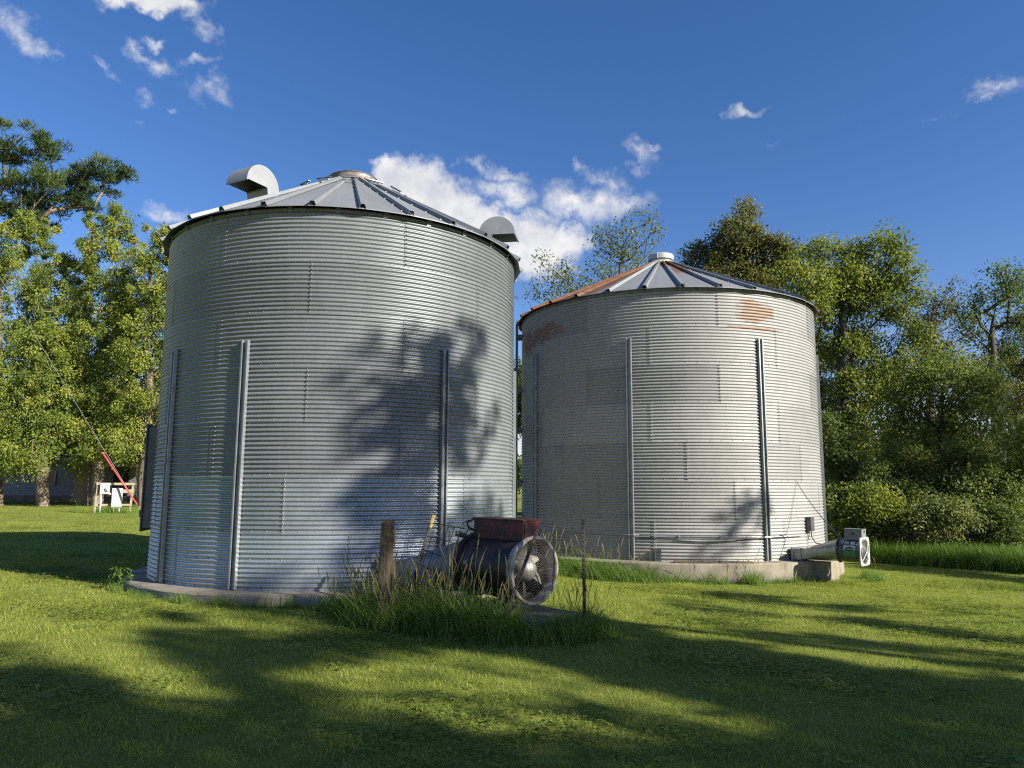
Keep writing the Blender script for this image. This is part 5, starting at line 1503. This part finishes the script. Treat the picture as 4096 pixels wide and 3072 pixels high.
ok = (dl > 3.67) & (dr > 4.05) & ~(lawn_edge(XYp[:, 0], XYp[:, 1]) & (XYp[:, 0] > 6.5))
XYp, S_ = XYp[ok], S_[ok]
S_ = S_ * np.clip(rs.lognormal(0, 0.22, len(S_)), 0.6, 1.7)
zz = np.concatenate([gz_arr(c) for c in np.array_split(XYp, 10)])
patchy = np.sin(XYp[:, 0] * 1.7 + 1.3 * np.sin(XYp[:, 1] * 0.9)) + np.sin(XYp[:, 1] * 2.1 + XYp[:, 0] * 0.6) + rs.normal(0, 0.9, len(XYp))
idx = np.where(patchy > 1.6, 6, np.where(patchy < -1.5, 4 + (rs.uniform(0, 1, len(XYp)) > 0.5), np.where(rs.uniform(0, 1, len(XYp)) < 0.07, 7, rs.integers(0, 4, len(XYp)))))
scatter_on('lawn_grass', 'short mown lawn grass and clover covering the foreground', 'grass', np.c_[XYp, zz], rs.uniform(0, 2 * PI, len(XYp)), S_, idx, lawn)

# rough unmown grass round the old fan and the footings
tall = [blade_tuft('t', 26, rs, 0.13, 0.18, 0.52, 0.0105, 0.85, MT['tall_grass'], seed_heads=h, tint=(0.46, 0.17), segs=4) for h in (1, 1, 1, 0)] + [blade_tuft('t', 30, rs, 0.12, 0.10, 0.28, 0.007, 0.95, MT['tall_grass'], tint=(0.45, 0.2), segs=4) for k in range(2)] + [blade_tuft('t', 18, rs, 0.10, 0.2, 0.5, 0.008, 0.6, MT['tall_grass'], seed_heads=4, tint=(0.45, 0.2), segs=4)]
P2, S2, I2 = [], [], []
def clump(n, cx, cy, rx, ry, ang, s0, s1, kinds, avoid=None):
    for i in range(n):
        a = rs.uniform(0, 2 * PI); r = math.sqrt(rs.uniform(0, 1))
        x, y = r * rx * math.cos(a), r * ry * math.sin(a)
        X = cx + x * math.cos(ang) - y * math.sin(ang); Y = cy + x * math.sin(ang) + y * math.cos(ang)
        if math.hypot(X - LX, Y - LY) < 3.66 or math.hypot(X - RX, Y - RY) < 4.04: continue
        lv = Matrix.Rotation(-TH, 2) @ Vector((X - 0.28, Y - 9.2))
        if -0.42 < lv.x < 0.40 and -0.38 < lv.y < 2.2: continue
        P2.append((X, Y, gz(X, Y))); S2.append(rs.uniform(s0, s1) * (1.1 - 0.35 * r)); I2.append(rs.choice(kinds))
clump(170, -1.35, 9.35, 0.66, 0.62, 0, 0.85, 1.5, [0, 1, 2, 3, 4, 6])
clump(210, -0.55, 8.92, 0.75, 0.50, -0.4, 0.95, 1.6, [0, 1, 2, 3, 3, 4])
clump(150, 0.20, 8.52, 0.75, 0.34, 0.15, 0.9, 1.35, [0, 3, 4, 5, 5])
clump(90, 0.85, 9.15, 0.36, 0.5, 0, 0.6, 1.1, [0, 2, 3, 4])
clump(120, -0.6, 8.85, 1.55, 0.85, -0.25, 0.30, 0.55, [3, 4, 5])
clump(60, 0.9, 9.0, 0.6, 0.8, 0, 0.30, 0.6, [3, 4, 5])
for i in range(150):
    a = rad(rs.uniform(-62, -16)); r = 4.08 + abs(rs.normal(0, 0.28)); X, Y = RX + r * math.sin(a), RY - r * math.cos(a); P2.append((X, Y, gz(X, Y))); S2.append(rs.uniform(0.6, 1.25)); I2.append(rs.choice([0, 2, 3, 4, 5]))
for i in range(120):
    a = rad(rs.uniform(-66, 30)); r = 3.62 + abs(rs.normal(0, 0.07)); X, Y = LX + r * math.sin(a), LY - r * math.cos(a); P2.append((X, Y, gz(X, Y))); S2.append(rs.uniform(0.22, 0.42)); I2.append(rs.choice([3, 4, 5]))
for i in range(110):
    a = rad(rs.uniform(-16, 34)); r = 4.06 + abs(rs.normal(0, 0.07)); X, Y = RX + r * math.sin(a), RY - r * math.cos(a); P2.append((X, Y, gz(X, Y))); S2.append(rs.uniform(0.25, 0.5)); I2.append(rs.choice([3, 4, 5]))
clump(70, -0.9, 10.0, 0.7, 0.35, -0.6, 0.8, 1.2, [0, 1, 2, 6])
clump(60, -1.9, 9.75, 0.5, 0.3, 0, 0.8, 1.4, [0, 1, 6, 6])
clump(60, -2.3, 10.15, 0.45, 0.2, 0, 0.5, 0.8, [3, 4, 5])
clump(90, 1.7, 15.05, 0.9, 0.4, -0.5, 0.8, 1.3, [0, 3, 3, 4, 5])
clump(60, 0.7, 15.9, 0.5, 0.8, 0, 0.9, 1.4, [0, 2, 3, 4])
clump(50, 2.6, 14.75, 0.6, 0.25, 0, 0.6, 1.0, [3, 4, 5])
for (ph, n, R_) in ((-52, 7, 3.72), (-22, 8, 3.72), (-12, 12, 3.72), (-5, 10, 3.72), (4, 12, 3.74), (12, 10, 3.75)):
    for i in range(n):
        a = rad(ph + rs.normal(0, 2.2)); X, Y = LX + R_ * math.sin(a), LY - R_ * math.cos(a); P2.append((X, Y, gz(X, Y))); S2.append(rs.uniform(0.35, 0.7)); I2.append(rs.choice([3, 4, 5]))
for (ph, n, R_, s) in ((-18, 14, 4.1, 1.0), (-10, 8, 4.1, 0.9), (2, 10, 4.12, 1.0), (10, 12, 4.12, 1.3), (13, 10, 4.12, 1.2), (22, 8, 4.12, 0.7), (30, 8, 4.15, 0.6), (45, 14, 4.9, 0.8), (52, 14, 4.6, 1.0)):
    for i in range(n):
        a = rad(ph + rs.normal(0, 2)); r = R_ + abs(rs.normal(0, 0.12)); X, Y = RX + r * math.sin(a), RY - r * math.cos(a); P2.append((X, Y, gz(X, Y))); S2.append(s * rs.uniform(0.5, 0.9)); I2.append(rs.choice([0, 2, 3, 4, 5]))
for i in range(60):
    X, Y = rx_ + rs.normal(0, 0.7), ry_ + rs.normal(-0.2, 0.35); P2.append((X, Y, gz(X, Y))); S2.append(rs.uniform(0.9, 1.6)); I2.append(rs.choice([3, 4, 5]))
scatter_on('rough_grass', 'tall unmown grass with seed heads round the old fan and bin footings', 'grass', P2, rs.uniform(0, 2 * PI, len(P2)), S2, I2, tall)

# belt of tall bright grass along the right edge of the lawn
P3, S3, I3 = [], [], []
while len(P3) < 2600:
    u = rs.uniform(-0.35, 1.8); off = rs.uniform(0, 1) ** 1.3 * 3.4
    x = 9.0 + 2.1 * u; y = 20.15 - 2.0 * u
    x, y = x + off * 0.70, y + off * 0.72
    if math.hypot(x - RX, y - RY) < 4.3: continue
    P3.append((x, y, gz(x, y))); S3.append(rs.uniform(1.1, 2.0)); I3.append(rs.integers(0, 4))
reed = [blade_tuft('t', 24, rs, 0.14, 0.18, 0.42, 0.010, 0.6, MT['tall_grass'], seed_heads=0, tint=(0.34, 0.14), segs=4) for k in range(4)]
scatter_on('grass_belt', 'belt of tall bright green grass between the lawn and the right hand shrubs', 'grass', P3, rs.uniform(0, 2 * PI, len(P3)), S3, I3, reed)
# leafy weed on the corner of the left footing
wr = np.random.default_rng(91)
a = rad(-52); X, Y = LX + 3.72 * math.sin(a), LY - 3.72 * math.cos(a)
cl = np.array([(X + wr.normal(0, 0.12), Y + wr.normal(0, 0.10), gz(X, Y) + wr.uniform(0.12, 0.36)) for i in range(14)])
make_tree('weed', 'small leafy bright green weed at the left corner of the left foundation', (X, Y, gz(X, Y)), (X, Y, gz(X, Y) + 0.3), 0.006, cl, np.full(14, 0.05), 7, 0.055, MT['leaf_weed'], MT['leaf_weed'], 92, cat='weed')
